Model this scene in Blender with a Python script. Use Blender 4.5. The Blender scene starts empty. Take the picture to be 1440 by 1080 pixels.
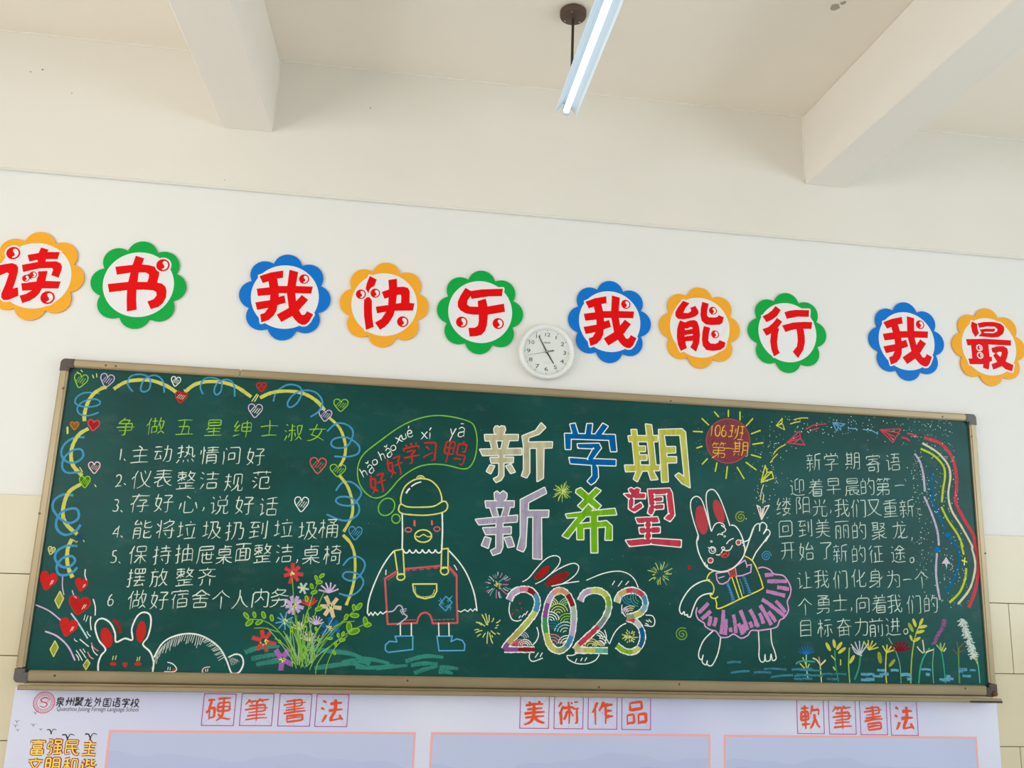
import bpy, math, random
from mathutils import Vector, Matrix
from mathutils.geometry import tessellate_polygon
random.seed(7)
PI = math.pi
SC = bpy.context.scene
COL = SC.collection

# ------------------------------------------------------------------ camera
# metres; x runs along the chalkboard wall, y into the wall (wall face y=0), z up (0 = lower edge of the board)
CAM = Vector((1.3996, -3.3893, 0.5714)); FOC = 1128.66
yaw, pitch, roll = 0.1262, 0.1965, 0.0369
_F = Vector((math.sin(yaw)*math.cos(pitch), math.cos(yaw)*math.cos(pitch), math.sin(pitch)))
_R = Vector((math.cos(yaw), -math.sin(yaw), 0)); _U = _R.cross(_F)
R_ = _R*math.cos(roll) + _U*math.sin(roll); U_ = -_R*math.sin(roll) + _U*math.cos(roll)
cd = bpy.data.cameras.new('camera'); cd.sensor_width = 36; cd.lens = FOC/1440*36; cd.clip_start = .05
cam = bpy.data.objects.new('camera', cd); COL.objects.link(cam)
cam.matrix_world = Matrix(((R_.x, U_.x, -_F.x, CAM.x), (R_.y, U_.y, -_F.y, CAM.y), (R_.z, U_.z, -_F.z, CAM.z), (0, 0, 0, 1)))
SC.camera = cam

# ------------------------------------------------------------------ world, daylight through the windows, exposure
w = bpy.data.worlds.new('sky'); SC.world = w; w.use_nodes = True
w.node_tree.nodes['Background'].inputs[0].default_value = (.80, .90, 1, 1)
w.node_tree.nodes['Background'].inputs[1].default_value = 1.6
def area(name, loc, rot, sx, sy, power, col):
    l = bpy.data.lights.new(name, 'AREA'); l.shape = 'RECTANGLE'; l.size = sx; l.size_y = sy; l.energy = power; l.color = col
    o = bpy.data.objects.new(name, l); COL.objects.link(o); o.location = loc; o.rotation_euler = rot; return o
LX, RX, NY, FLZ, CZ = -2.06, 6.02, -8.5, -1.0, 2.6628
WIN_Y = (-2.3, -4.7, -7.1)
for yy in WIN_Y:
    area('daylight_left', (LX-.22, yy, 1.0), (0, -PI/2, 0), 2.0, 1.9, 55, (1, .965, .915))
    area('daylight_right', (RX+.22, yy, 1.0), (0, PI/2, 0), 2.0, 1.9, 45, (.76, .90, 1))
SC.view_settings.view_transform = 'Standard'; SC.view_settings.look = 'None'
SC.view_settings.exposure = 0.0; SC.view_settings.gamma = 1; SC.view_settings.use_curve_mapping = False
try:
    SC.cycles.max_bounces = 8; SC.cycles.diffuse_bounces = 6; SC.cycles.transparent_max_bounces = 12
except Exception: pass

# ------------------------------------------------------------------ materials
def lin(c):
    return tuple(((v/255)/12.92 if v/255 <= .04045 else ((v/255+.055)/1.055)**2.4) for v in c) + (1,)
MATS = {}
def mat(name, c, rough=.5, metal=0, emit=0, bump=0, bscale=60, var=0, vscale=3, spec=.5, coat=0):
    if name in MATS: return MATS[name]
    m = bpy.data.materials.new(name); m.use_nodes = True; nt = m.node_tree; b = nt.nodes['Principled BSDF']
    b.inputs['Base Color'].default_value = lin(c); b.inputs['Roughness'].default_value = rough
    b.inputs['Metallic'].default_value = metal; b.inputs['Specular IOR Level'].default_value = spec
    b.inputs['Coat Weight'].default_value = coat
    if emit:
        b.inputs['Emission Color'].default_value = lin(c); b.inputs['Emission Strength'].default_value = emit
    if bump or var:
        tc = nt.nodes.new('ShaderNodeTexCoord')
    if bump:
        n = nt.nodes.new('ShaderNodeTexNoise'); n.inputs['Scale'].default_value = bscale; n.inputs['Detail'].default_value = 5
        bp = nt.nodes.new('ShaderNodeBump'); bp.inputs['Strength'].default_value = bump; bp.inputs['Distance'].default_value = .004
        nt.links.new(tc.outputs['Object'], n.inputs['Vector']); nt.links.new(n.outputs[0], bp.inputs['Height']); nt.links.new(bp.outputs[0], b.inputs['Normal'])
    if var:
        n = nt.nodes.new('ShaderNodeTexNoise'); n.inputs['Scale'].default_value = vscale; n.inputs['Detail'].default_value = 4
        mx = nt.nodes.new('ShaderNodeMix'); mx.data_type = 'RGBA'
        mx.inputs[6].default_value = lin([max(0, v*(1-var)) for v in c]); mx.inputs[7].default_value = lin([min(255, v*(1+var)) for v in c])
        nt.links.new(tc.outputs['Object'], n.inputs['Vector']); nt.links.new(n.outputs[0], mx.inputs[0]); nt.links.new(mx.outputs[2], b.inputs['Base Color'])
    MATS[name] = m; return m
def chalk(c, cover=.85, tag='', streak=0):
    """chalk rubbed on the board: broken up by the grain of the board"""
    name = 'chalk_%d_%d_%d_%d%s' % (c[0], c[1], c[2], int(cover*100), '_streaky' if streak else '')
    if name in MATS: return MATS[name]
    m = bpy.data.materials.new(name); m.use_nodes = True; nt = m.node_tree; b = nt.nodes['Principled BSDF']; out = nt.nodes['Material Output']
    b.inputs['Base Color'].default_value = lin(c); b.inputs['Roughness'].default_value = 1; b.inputs['Specular IOR Level'].default_value = 0
    tc = nt.nodes.new('ShaderNodeTexCoord'); n = nt.nodes.new('ShaderNodeTexNoise'); n.inputs['Scale'].default_value = 260; n.inputs['Detail'].default_value = 2
    n2 = nt.nodes.new('ShaderNodeTexNoise'); n2.inputs['Scale'].default_value = 22; n2.inputs['Detail'].default_value = 3
    ad = nt.nodes.new('ShaderNodeMath'); ad.operation = 'MULTIPLY_ADD'; ad.inputs[1].default_value = .6
    mr = nt.nodes.new('ShaderNodeMapRange'); t = 1.12-cover*.62
    mr.inputs['From Min'].default_value = t-.28; mr.inputs['From Max'].default_value = t+.12
    tr = nt.nodes.new('ShaderNodeBsdfTransparent'); ms = nt.nodes.new('ShaderNodeMixShader')
    L = nt.links.new
    L(tc.outputs['Object'], n.inputs['Vector']); L(tc.outputs['Object'], n2.inputs['Vector'])
    if streak:
        mp = nt.nodes.new('ShaderNodeMapping'); mp.inputs['Scale'].default_value = (1, 1, .14); mp.inputs['Rotation'].default_value = (0, .25, 0)
        L(tc.outputs['Object'], mp.inputs[0]); L(mp.outputs[0], n.inputs['Vector']); n.inputs['Scale'].default_value = 330
        n3 = nt.nodes.new('ShaderNodeMix'); n3.data_type = 'RGBA'; n3.inputs[6].default_value = lin([v*.72 for v in c]); n3.inputs[7].default_value = lin([min(255, v*1.12) for v in c])
        n4 = nt.nodes.new('ShaderNodeTexNoise'); n4.inputs['Scale'].default_value = 45; L(mp.outputs[0], n4.inputs['Vector']); L(n4.outputs[0], n3.inputs[0]); L(n3.outputs[2], b.inputs['Base Color'])
    L(n2.outputs[0], ad.inputs[0]); L(n.outputs[0], ad.inputs[2]); L(ad.outputs[0], mr.inputs['Value'])
    L(mr.outputs[0], ms.inputs[0]); L(tr.outputs[0], ms.inputs[1]); L(b.outputs[0], ms.inputs[2]); L(ms.outputs[0], out.inputs[0])
    MATS[name] = m; return m

# ------------------------------------------------------------------ mesh helpers
class MB:
    def __init__(s): s.v = []; s.f = []; s.mi = []; s.m = []; s.sm = False
    def mat(s, m):
        if m not in s.m: s.m.append(m)
        return s.m.index(m)
    def add(s, v, f, m):
        k = len(s.v); i = s.mat(m); s.v += [tuple(p) for p in v]; s.f += [[a+k for a in q] for q in f]; s.mi += [i]*len(f)
    def box(s, a, b, m, bev=0):
        x0, y0, z0 = a; x1, y1, z1 = b
        if bev:   # box with chamfered edges
            e = min(bev, (x1-x0)/2.01, (y1-y0)/2.01, (z1-z0)/2.01); v = []; f = []
            import itertools
            idx = {}
            for sx, sy, sz in itertools.product((0, 1), repeat=3):
                X, Y, Z = (x0, x1)[sx], (y0, y1)[sy], (z0, z1)[sz]; ex, ey, ez = (e, -e)[sx], (e, -e)[sy], (e, -e)[sz]
                for ax, p in enumerate(((X, Y+ey, Z+ez), (X+ex, Y, Z+ez), (X+ex, Y+ey, Z))):
                    idx[sx, sy, sz, ax] = len(v); v.append(p)
            g = lambda *k: idx[k]
            for sx in (0, 1): f.append([g(sx, 0, 0, 0), g(sx, 1, 0, 0), g(sx, 1, 1, 0), g(sx, 0, 1, 0)][::(-1 if sx == 0 else 1)])
            for sy in (0, 1): f.append([g(0, sy, 0, 1), g(1, sy, 0, 1), g(1, sy, 1, 1), g(0, sy, 1, 1)][::(1 if sy == 0 else -1)])
            for sz in (0, 1): f.append([g(0, 0, sz, 2), g(1, 0, sz, 2), g(1, 1, sz, 2), g(0, 1, sz, 2)][::(-1 if sz == 0 else 1)])
            for p, q in itertools.product((0, 1), repeat=2):
                f.append([g(0, p, q, 1), g(1, p, q, 1), g(1, p, q, 2), g(0, p, q, 2)])
                f.append([g(p, 0, q, 0), g(p, 1, q, 0), g(p, 1, q, 2), g(p, 0, q, 2)])
                f.append([g(p, q, 0, 0), g(p, q, 1, 0), g(p, q, 1, 1), g(p, q, 0, 1)])
            for k in itertools.product((0, 1), repeat=3): f.append([idx[k+(0,)], idx[k+(1,)], idx[k+(2,)]])
            s.add(v, f, m); return
        v = [(x0, y0, z0), (x1, y0, z0), (x1, y1, z0), (x0, y1, z0), (x0, y0, z1), (x1, y0, z1), (x1, y1, z1), (x0, y1, z1)]
        s.add(v, [[0, 3, 2, 1], [4, 5, 6, 7], [0, 1, 5, 4], [1, 2, 6, 5], [2, 3, 7, 6], [3, 0, 4, 7]], m)
    def flat(s, pts, y, m, th=0):
        """polygon in the x-z plane facing the room; th gives it a thickness towards the wall"""
        P = [Vector((p[0], p[1], 0)) for p in pts]
        ar = sum(P[i].x*P[(i+1) % len(P)].y-P[(i+1) % len(P)].x*P[i].y for i in range(len(P)))
        if ar < 0: P.reverse()
        T = tessellate_polygon([P]); T = [list(t) for t in T]
        for t in T:
            a, b, c = (P[i] for i in t)
            if (b.x-a.x)*(c.y-a.y)-(c.x-a.x)*(b.y-a.y) < 0: t.reverse()
        n = len(P); v = [(p.x, y, p.y) for p in P]; f = T
        if th:
            v += [(p.x, y+th, p.y) for p in P]
            f = T + [[i, i+n, (i+1) % n+n, (i+1) % n] for i in range(n)] + [[a+n for a in t[::-1]] for t in T]
        s.add(v, f, m)
    def lathe(s, prof, c, m, n=48, axis='y'):
        """prof: (radius, height) pairs turned about an axis through c"""
        v = []; f = []
        for r, h in prof:
            for k in range(n):
                a = 2*PI*k/n; u, q = r*math.cos(a), r*math.sin(a)
                v.append((c[0]+u, c[1]+h, c[2]+q) if axis == 'y' else (c[0]+u, c[1]+q, c[2]+h))
        for i in range(len(prof)-1):
            for k in range(n): f.append([i*n+k, i*n+(k+1) % n, (i+1)*n+(k+1) % n, (i+1)*n+k])
        f.append([k for k in range(n)]); f.append([(len(prof)-1)*n+k for k in range(n)][::-1])
        s.add(v, f, m)
    def tube(s, a, b, r, m, n=12):
        a, b = Vector(a), Vector(b); d = (b-a).normalized(); u = d.orthogonal().normalized(); q = d.cross(u)
        v = [a+(u*math.cos(2*PI*k/n)+q*math.sin(2*PI*k/n))*r for k in range(n)]+[b+(u*math.cos(2*PI*k/n)+q*math.sin(2*PI*k/n))*r for k in range(n)]
        s.add(v, [[k, (k+1) % n, n+(k+1) % n, n+k] for k in range(n)]+[list(range(n))[::-1], list(range(n, 2*n))], m)
    def ribbon(s, P, wd, y, m, closed=False, taper=0, sharp=False):
        """a stroke of width wd along points P of the x-z plane"""
        Q = [P[0]]
        for p in P[1:]:
            if math.hypot(p[0]-Q[-1][0], p[1]-Q[-1][1]) > 1e-5: Q.append(p)
        P = Q
        if closed and len(P) > 2 and math.hypot(P[0][0]-P[-1][0], P[0][1]-P[-1][1]) < 1e-5: P = P[:-1]
        n = len(P)
        if n < 2:
            x, z = P[0]; s.add([(x+wd/2*math.cos(-k*PI/3), y, z-wd/2*math.sin(-k*PI/3)) for k in range(6)], [[0, 1, 2, 3, 4, 5]], m); return
        if sharp:
            for i in range(n if closed else n-1):
                a, b = P[i], P[(i+1) % n]; L = math.hypot(b[0]-a[0], b[1]-a[1]); nx, nz = -(b[1]-a[1])/L*wd/2, (b[0]-a[0])/L*wd/2
                yy = y-i*1.5e-6
                s.add([(a[0]-nx, yy, a[1]-nz), (b[0]-nx, yy, b[1]-nz), (b[0]+nx, yy, b[1]+nz), (a[0]+nx, yy, a[1]+nz)], [[0, 1, 2, 3]], m)
            for i, p in enumerate(P):
                yy = y-(n+i)*1.5e-6
                s.add([(p[0]+wd/2*math.cos(k*PI/4), yy, p[1]+wd/2*math.sin(k*PI/4)) for k in range(8)], [list(range(8))], m)
            return
        v = []
        for i in range(n):
            a = P[i-1] if (i or closed) else P[0]; b = P[(i+1) % n] if (i < n-1 or closed) else P[-1]; p = P[i]
            d1 = (p[0]-a[0], p[1]-a[1]); d2 = (b[0]-p[0], b[1]-p[1])
            l1 = math.hypot(*d1) or 1; l2 = math.hypot(*d2) or 1
            t = (d1[0]/l1+d2[0]/l2, d1[1]/l1+d2[1]/l2); L = math.hypot(*t)
            if L < .3: t = d2 if l2 > 1e-9 and (b[0] != p[0] or b[1] != p[1]) else d1; L = math.hypot(*t)
            t = (t[0]/L, t[1]/L); w_ = wd/2*(1+.12*random.uniform(-1, 1))
            if taper and not closed:
                u = i/(n-1); w_ *= 1-taper*max(0, u-.45)/.55
                if i == 0: w_ *= .85
            yy = y-i*2.5e-6
            v += [(p[0]+t[1]*w_, yy, p[1]-t[0]*w_), (p[0]-t[1]*w_, yy, p[1]+t[0]*w_)]
        k = n if closed else n-1
        s.add(v, [[2*i, 2*((i+1) % n), 2*((i+1) % n)+1, 2*i+1] for i in range(k)], m)
    def build(s, name, parent=None, smooth=False):
        me = bpy.data.meshes.new(name); me.from_pydata(s.v, [], s.f)
        for m in s.m: me.materials.append(m)
        me.polygons.foreach_set('material_index', s.mi)
        if smooth: me.polygons.foreach_set('use_smooth', [True]*len(me.polygons))
        me.update()
        if smooth:
            try: me.set_sharp_from_angle(angle=math.radians(35))
            except Exception: pass
        o = bpy.data.objects.new(name, me); COL.objects.link(o)
        if parent: o.parent = parent; o.matrix_parent_inverse = parent_world(parent).inverted()
        return o
def parent_world(p):
    m = Matrix.Translation(p.location) if p.type == 'EMPTY' else Matrix.Identity(4)
    if p.parent: m = Matrix.Translation(p.location+p.parent.location) if p.type == 'EMPTY' else m
    return m
def empty(name, loc=(0, 0, 0), parent=None):
    o = bpy.data.objects.new(name, None); COL.objects.link(o); o.location = loc; o.empty_display_size = .1
    if parent: o.parent = parent; o.location = Vector(loc)-Vector(parent.location)
    return o
def tag(o, label, cat, group=None):
    o['label'] = label; o['category'] = cat
    if group: o['group'] = group
    return o
def struct(o): o['kind'] = 'structure'; return o
def onwall(px, py, y):
    """point of the plane y seen at pixel px, py of the 1440 x 1080 photograph"""
    d = R_*((px-720)/FOC) - U_*((py-540)/FOC) + _F
    t = (y-CAM.y)/d.y; return (CAM.x+d.x*t, CAM.z+d.z*t)
def smooth(P, n=6, closed=False):
    if len(P) < 3: return P
    out = []; N = len(P)
    for i in range(N if closed else N-1):
        if closed: p0, p1, p2, p3 = P[i-1], P[i], P[(i+1) % N], P[(i+2) % N]
        else: p0, p1, p2, p3 = P[max(i-1, 0)], P[i], P[i+1], P[min(i+2, N-1)]
        for k in range(n):
            t = k/n
            out.append(tuple(.5*((2*p1[j])+(-p0[j]+p2[j])*t+(2*p0[j]-5*p1[j]+4*p2[j]-p3[j])*t*t+(-p0[j]+3*p1[j]-3*p2[j]+p3[j])*t**3) for j in (0, 1)))
    if not closed: out.append(P[-1])
    return out
def font_mesh(mb, s, x, z, size, y, m, sx=1, align='CENTER', sh=0):
    c = bpy.data.curves.new('t', 'FONT'); c.body = s; c.size = size; c.align_x = align; c.align_y = 'CENTER'; c.shear = sh; c.resolution_u = 3
    o = bpy.data.objects.new('t', c); COL.objects.link(o)
    dg = bpy.context.evaluated_depsgraph_get(); me = o.evaluated_get(dg).to_mesh()
    mb.add([(x+v.co.x*sx, y, z+v.co.y) for v in me.vertices], [list(p.vertices) for p in me.polygons], m)
    bpy.data.objects.remove(o); bpy.data.curves.remove(c)

# handwriting: centre lines of the characters, two letters per point, strokes parted by blanks
GLYPHS={'争':'įŗīŖĪŐ ĵŁĵĕıĒĩĒ Ĕĳŗĳ ęŃĵŁōłōĥĝĥ ĝńĞŇĨŐłŏłŌĽņĽł',
'做':'ěĿĕļĒĵ ŋğŗĔ ŋğľĔ łļĿĺľĵĺĲ ĺĲĺĜĨě ħŇļŇ ıŕıĲ ĺĲĨĲĨĖ ĢŕěłĝľĝĒ ŇŖłļŅĺŉĨŋħŋğ ŅŇŔŇŐįŎĩŋħ',
'五':'ğķŇķņė ĕėŖė ĲŎĩė ĚŏŐŏ',
'星':'ĞŇōŇ ģĶġĵĠį ĞŇğļōļōŒğœĞŇ ğĢōĢ ĵĴĵĕ ĕĔŕĔ ĚĪğįŐį',
'绅':'ĔėīĜ ĢŕėŀėļģĽ ĲĹŕĹ ŃŕŃĒ ŕĨĲĨĲŉŕŊŕĨ ĪŃĦĽģĽġĶĚĮĚĪĪĬ',
'士':'ĵŕĵė ĕĽŗĽ ĚėŒė',
'淑':'ĝĨĕĕ ŋĢňġŃĚļĔ ŋĢŗĔ įŌĺŌ Ęŕğŏ Ĩİģğ ĺĲĺįĽħĽĢ ĕľĜĹ ģļĽļ įŕıĕįēīē ŋĪŎĭőĵŕōŕŏŃŏŅļňĭŋĪŋĢ',
'女':'ĞĬĢĭ Ģĭőĕ ĲŗĭņĨĿĢĭ Ėłŕł ņłŅĺĿĬĴğĢĖĘĔēĖ',
'主':'ęņŒņ ĝįŏį ĕĕŖĕ ĭŕİŕĺōĺŉĵłĵĕ',
'动':'ėŏİŏ ĺńŖńŔĚŐĔņē ĕĽĲĽ ŅŕłĭĿġĹĖ ĭįĲğ ğĽğĶĘğıĢ',
'热':'ĞĞĖĒĔĒ ĽĝŀĔ ĭĜĭē ōğŕē ĕĶĪĽĮĺ ĖŋĪŋ ĳŋōŋŏĪŒĦŕĥŘĨŘĭ ĳĺŅį ĢŖĢĨġħĚĦ ĽŖļĹķĭİħ',
'情':'ĕŇēķ ģŊĥŃ ĝŖĝĒ ĮĞőĞ Įĩőĩ īŐŕŐ ĭŇœŇ ĮĒĮĲįĴŐĴőĕōĒňĒ ĿŕĿĽ ĨĽŗĽ',
'问':'ĝŒĢŋ ėńėĒ ĭŒœŒœĕŐēňē ĪĦŀĦŀľĪĽĪġ',
'好':'ĶŐŒŏŐŊŇŁŅĽŅĕłĒļĒ ĳĵŗĵ ğŖėĮĭĜĭĘ ĕņĬŅĪĶĤĤĝĚĕĕ',
'仪':'ĽŔłŉ ĝĿėľĒĶ ĮŏĴĹĽħŉĚŖĔ œŒōĺłĦĶĚħē ĥŕĞňĝłĝĒ',
'表':'ĖģĞħĥĨ ŅĤŒĮ ĝŃŏŃ ĚŏŒŏ Ėķŕķ ĸķĺįŀĥŅĤŅĠŊĜœėŗė ĵŕĵĺīįĦĬĥĕĺĚ',
'整':'ĪĿĪĺĲĶ ġġġĕ ňļňļ ĵğōğ ĵĪĵĕ ĚĪŒĪ ĕŒĴŒ ŁŎŗō ĥŖĥĲ őōőŉōŀńķĺĲ ľňŌķŖĲ ĔĔŗĔ ńŗłŕłŐĿōľňĺŅ ĕĲĜĶĤľĲŀĲŊėŊėĿĤľ',
'洁':'ĕľğĹ ĘŔġō ĢĩĘĖ ĭĹœĹ ĿŕĿĹ ĪŊŖŊ įĖŐĖŐĪįĪįĖ',
'规':'ĶĭĶŒŒŒŒĭ ńĩŁħĽĞįē ĠīĤĪĭğ ĕķĭķ ĖŉĬŉ ġŕĠīĜĞėĖ ŅņŃĪŇĨŇĕŉĔŕĔŗğ',
'范':'ħĥěė ŅĩŏĪŐĿĲľĲĘĴĕŒĔŕĖŗĝ ĕıėĲĠĭ ěŀĥĻ ĕŏŖŏ ħŕħŇ ńŕńň',
'存':'ĕĭĚığĲ ĖŌŕŌ īĨŗĨ ĲĽōĽŌķŃĲłįŁĔĿĒķĒ įŖĭŏğĴğĒ',
'心':'ŏĺŗģ ĭŒļŇ ĨĿĨęĪĕĬĔŅĕŉĜŉĢ ěĸĖġ',
'说':'ĹĲĹĨĶğįĖĪē ŇĲŇĕŊēŕĔŗě ŐŖōŕňŇ Ĵŕĸō ěœĢŌ ĕĽğĽĠĝ ňŇŐņŐĲįĲįņňŇ ĜėĠĝĪĢ',
'话':'ĕĽğĽğě Ěœġŋ Įľŗľ łŒłī įŏŒŕ ĜĖğěĥĝĩĠ ŒĕĲĕĲĪłīŒĪŒĕ',
'能':'ĘĮįĮ Ľĥńĥœī ĘĢįĢ ĠŖęŊęŅįŇ ĽŉŃŊŒŏ ĽİĽėľĔŔēŗĖŗĜ ĘĒęĺįĺįĔħĒ ĽŕĽĽľĺŔĹŖĻŗŀ īőĲń',
'将':'łŖŁŖŀő Ĵħĺĝ ĕĦĝĭĢĮ ĭįŗį ōĸōĕŊĒłĒ ĢŕĢĒ ĕŊĝŁĢŁ ĭňĳŊľőŒŐŐŉňłŀĿĽĻįķ',
'垃':'įŇŕŇ ŏĽňĖ ŀŕłŏ ĶľĵĻĺĠ ĭĖŗĖ ĞŕĞģ ĕŃħŃ ĔĞĝġĞģĨĥ',
'圾':'ĕŃħŃ ĞŕĞģ ĶĵĺĲĽĪņğŎėŖĔ ĔĞĝġĞģĨĥ ķőĶĵĴĲįġĩĕ ĭőŋőŇĻœĻŐĮŋĥŀĘķē',
'扔':'ķŐĵĭıĠĪĔ ğŕğĘĝēėē ĕņħņ ĔĭħĲ ĮŐŊŐŇĺŔĺœĢŐĕōēńē',
'到':'œŕœĖőĕŊĕ ńŏńĥ Ęĭķĭ ħĵħĚ ĖőĹő ĖėĹĝ ĲŇĴĿķĿĸļ ģőěĽĴĿ',
'桶':'ĶŊńŇ ńŇŇŀ įģŔģ ĕŇħŇ įıŔı ŁĿŁē ğŕğĒ įĒįľņĿŇŀŊĿŔĿŔĕŒĒŏĒŊĔ ēģēħęĵĞĺģĺħĳ įœŎœōŏńŇ',
'保':'ēĸęĿĝŀ ŀĿįĿįŒŒŒŒĿŀĿ ŀĿŀĒ ĩėĮĚĺĩńįŗį ĥŕğŉĝłĞē ĪįĺįŁĭŇĩŋĢœĚŗė',
'持':'ĵĦĻĜ ıŌœŌ ĕņĦņ łŕłĽ įĮŗĮ ĞŕĞĕĝēėĒ ĮĽŗĽ ōĽōĔńĒ ēĭħĳ',
'抽':'İĘŖĘ İįŖį ĕņħņ ğŕğĕĝĒėĒ łŕłĘ İēıńŖŃŖĔ ĔĭĩĲ',
'屉':'ěŅŒņŒŒĜŒĚĨĕĕ ĪĺĪĕŒĕ ĺļĺĢōĢōļ ĤĲŕĲ',
'桌':'ĵőœő ļĦĽĢŅěŔĕřĕ ĲĦĵģĵĒ ĝļōļ ĵıōĲōņğŇĝŅĞĲĵı ĵŕĵŇ ĕħŖħ ĵıĵĩĭġĥĚĕĔ',
'面':'Īĳŀĳ Īĥŀĥ ĵŐĲł ŀŁŀė ĪŁĪė ĕőŖő ĘėŒėŒŁęŁĘĒ',
'椅':'őĹőĔŏĒŇĒ ĕŇħŇ ĴĠńĠńĮĴĮĴĜ ğŕğĒ ĲŏŔŏ ńŕłŉ ĔĤĚĵĞĹĢĺĥķħĴħį łŉĹŁıĿıĹŔĹŔĿłŉ',
'摆':'ĻĥĺĠĴĚĳĕ ĻŔĻł ňœňł ēĬħĳ ĕņĥņ ĝŕĝĕĚĒĖĒēĕ įĴŔĴ ňœŕœŕłĮłĮŒįŔňœ ŁĺŁħ įĔőė īĦŗĦ ŏĝőėŕē',
'放':'ĢŖĤő ĝĹĮĹĮĵ ŇġŊĠŒĖŖĔŘĕ ŒŇōįŊĩŇħ ĶĕļėńĠŇġ ĮĵĭėĪēĤē ĝŊĝħĚĝĔĔ ĕŊĲŊ ĿŇŗŇ ļľľĽńĩŇħŇġ łŖļľĸĻĵĵĮĵ',
'齐':'ŅĭŅē ĺļľĸŎĴŕĳřĵ ņōŃņĺĿĺļ ĵŗķŏ ĥŎĦňĲĿĲļ Ħĭĥĝġėĝĕ ĕŎŕŎ ĖĲĬķĲļĺļ',
'宿':'ĿŁľĵ ęĳĞĵ ĵŖĶŏ įĥőĥ ėŇėŏŔŏŔŉ ĭłŕł ĤŅĞĶğĒ įėőėőĴįĴįĒ',
'舍':'ĵłĵħ ĘĵŒĵ ĤŅĥłŇłŇŅ ĕĿĤŅĥŇĶŔņňŇŅōŅŕŀŗŁ ğĖŌĖŌĦğħğĖ',
'个':'ķőŅŃŖĸ ĕĹĘĹģŀĳŐķő ķŕķő ĵľĵĒ',
'人':'ĵĿĲĽıĵĪĦĝĘėĕ ĵŕĵĿĹĽľĭŇĠőėŖĕ',
'内':'ĵķĮĭĢĤ ĵķĺĵńĪ ĵŕĵķ ĘĒęňŒňŒĕŏĒņĒńĔ',
'务':'ĥŊĩŅĲĽ ĭŖīŏ ĚĪŏĪŏğŌĖŅĒĽē ĵĲįģĩěěĔĖēĔĕ ęńĥŊħŎīŏ ĖĵĪĹıĻĲĽĻĽļĻŎķŕĶŘķ īŏŌōŇņļĿĻĽ',
'新':'ěňĝńĜļ ŎĻŎē įĥĲĞ ĚĥĕĜ ĢŖĥŏ ĭňĪĽ ĽĻŗĻ ĥļĥĖĢĔğĔ ŗœŏŔĿŐĽŎļĥĶĕ ĔĮĳĮ ĔļĴļ ĕŎĲŎ',
'学':'ğŕģŏģŉ Ĵŗķőķŉ ōŕňŊ ĖĩŖĩ ŃĺłĶķıĵįĵĕıĒĩĒ ėĿėŉňŊŕŉŕĿ ĢĻňĻ',
'期':'ěĿįĿ ĭĜİĖ ĝĝĕē Ŀĭŕĭ ěĳįĳ Ŀŀŕŀ ěŕěĦ įŕįĥ ĕŌĵŌ ĹĔĽĞĿĭĿŒŕŒŕĕőĒŊē ēĥĵĥ',
'寄':'ğĲğĶĪĹĳĿ ğĚĹĚĺħğħğĚ ĵŖĶŐ ĳŅĳĿ ĖŇėŐŕŐŕŇ ĕıŖı ğŅŌŅ ĳĿŌĶŊĮŊĔňĒŀĒ',
'语':'ĚŒĢŊ ğĚĪğ İŅŏŅŎĵ ĭœŕœ ĽœĽŌķĵ Īĵŗĵ ĕĽğĽğĚĝĕ İĕŒĕŒĩıĩİĕ',
'迎':'ėėğĜ łĝłŐŕŐŕĨŒĦōĦ ėŐġŊ ğĜĪĖĵēŖĔŗĕ ĕĺğĺğĜ ĽŕĺŕĮŐĭŎĭĨļĭ',
'着':'ŇŗńœŃŎ ĦĞŎĞ ĦĦŎĦ ĥŗĨœĩŎ ĕĹŖĹ ĝŃŏŃ ęōŒō ĲōĲŇĭĽħĵĦĮĦĕŎĕŎĮōįĪįĠīĖġđġ',
'早':'ĝŅŎŅ ĵķĵē ĝŅĝŒŎŒŎĸōķĝķĝŅ ĕĥŗĥ',
'晨':'ĝŊŎŊ ĥįŏį ŎŊŎłĝłĝŒğŔōŔŎŊ ĚħŖħ ēēĕĔęĝĚķĜĸŕĸ ĺħĻĢłěŇĚňĘŒĕŗĔřĕ őħőġŉĝŇĚ ĩħĩĕĺė',
'的':'ľķŇĩ ĽŊŕŊŔĩŒĚōĔŃĔ ėĳĭĳ ģŖĠŊ ėĚĭěĭŊėŉėĕ ĿŖĽŊĶĽ',
'第':'ħŏĨņ ňŏŌŇ ėĔĚēģĘĪĝĲĦ ĚĿŏĿŏĳĝĳĜħŒħŒĝŏĖŅĕŁĘ ľŐŗŐ ğŐĴŐ ĿŗĿŒĸŇ ĵĿĵĬĲĦĵĠĵĒ ğŕğŐĝŐĖņ',
'一':'ĕĵŗĵ',
'缕':'ĠŕėŁĖļĠļ ŇŅŎĽŕĸŗĹ İēĲĒĿĖłĚ Ĕėħĝ įĸİķĵĺĽńŁŅ ŒŒŏō ĵŔķō ŎīōĥŇĚ įīŖī įŇŇŅŇŇŕŇ ĔħėĪħĬ ŃŖŃňŁŅŃłŃķķģķğŁĜłĚŇĚŔēŕĔ ħńĤĽĠļğĶĚİęĪ',
'阳':'ĵęœę ĵĶœĶ ġĥĩħĪĪĩĵĢĿĨōĩŒėŒėĒ ĵēĶŒœŒœĔ',
'光':'ĝŒĤŃ ĿķŀĔłĒœĒŖĕŗĞ ĪķĩĨĥĞĠęĕĔ ŏŒŇŃ ĵŕĵĸ ĕķŖķ',
'我':'ŒĵŊĩńĦ ĲėĿğńĠ ŊœŒŊ ĕĿŖĿ ĦőĦĕģĒěĒ ĕħĶį ĖŏħőıŕĴœ ĽŕľłńĠōĔœĒŖĕŘĞŖĢ',
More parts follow.
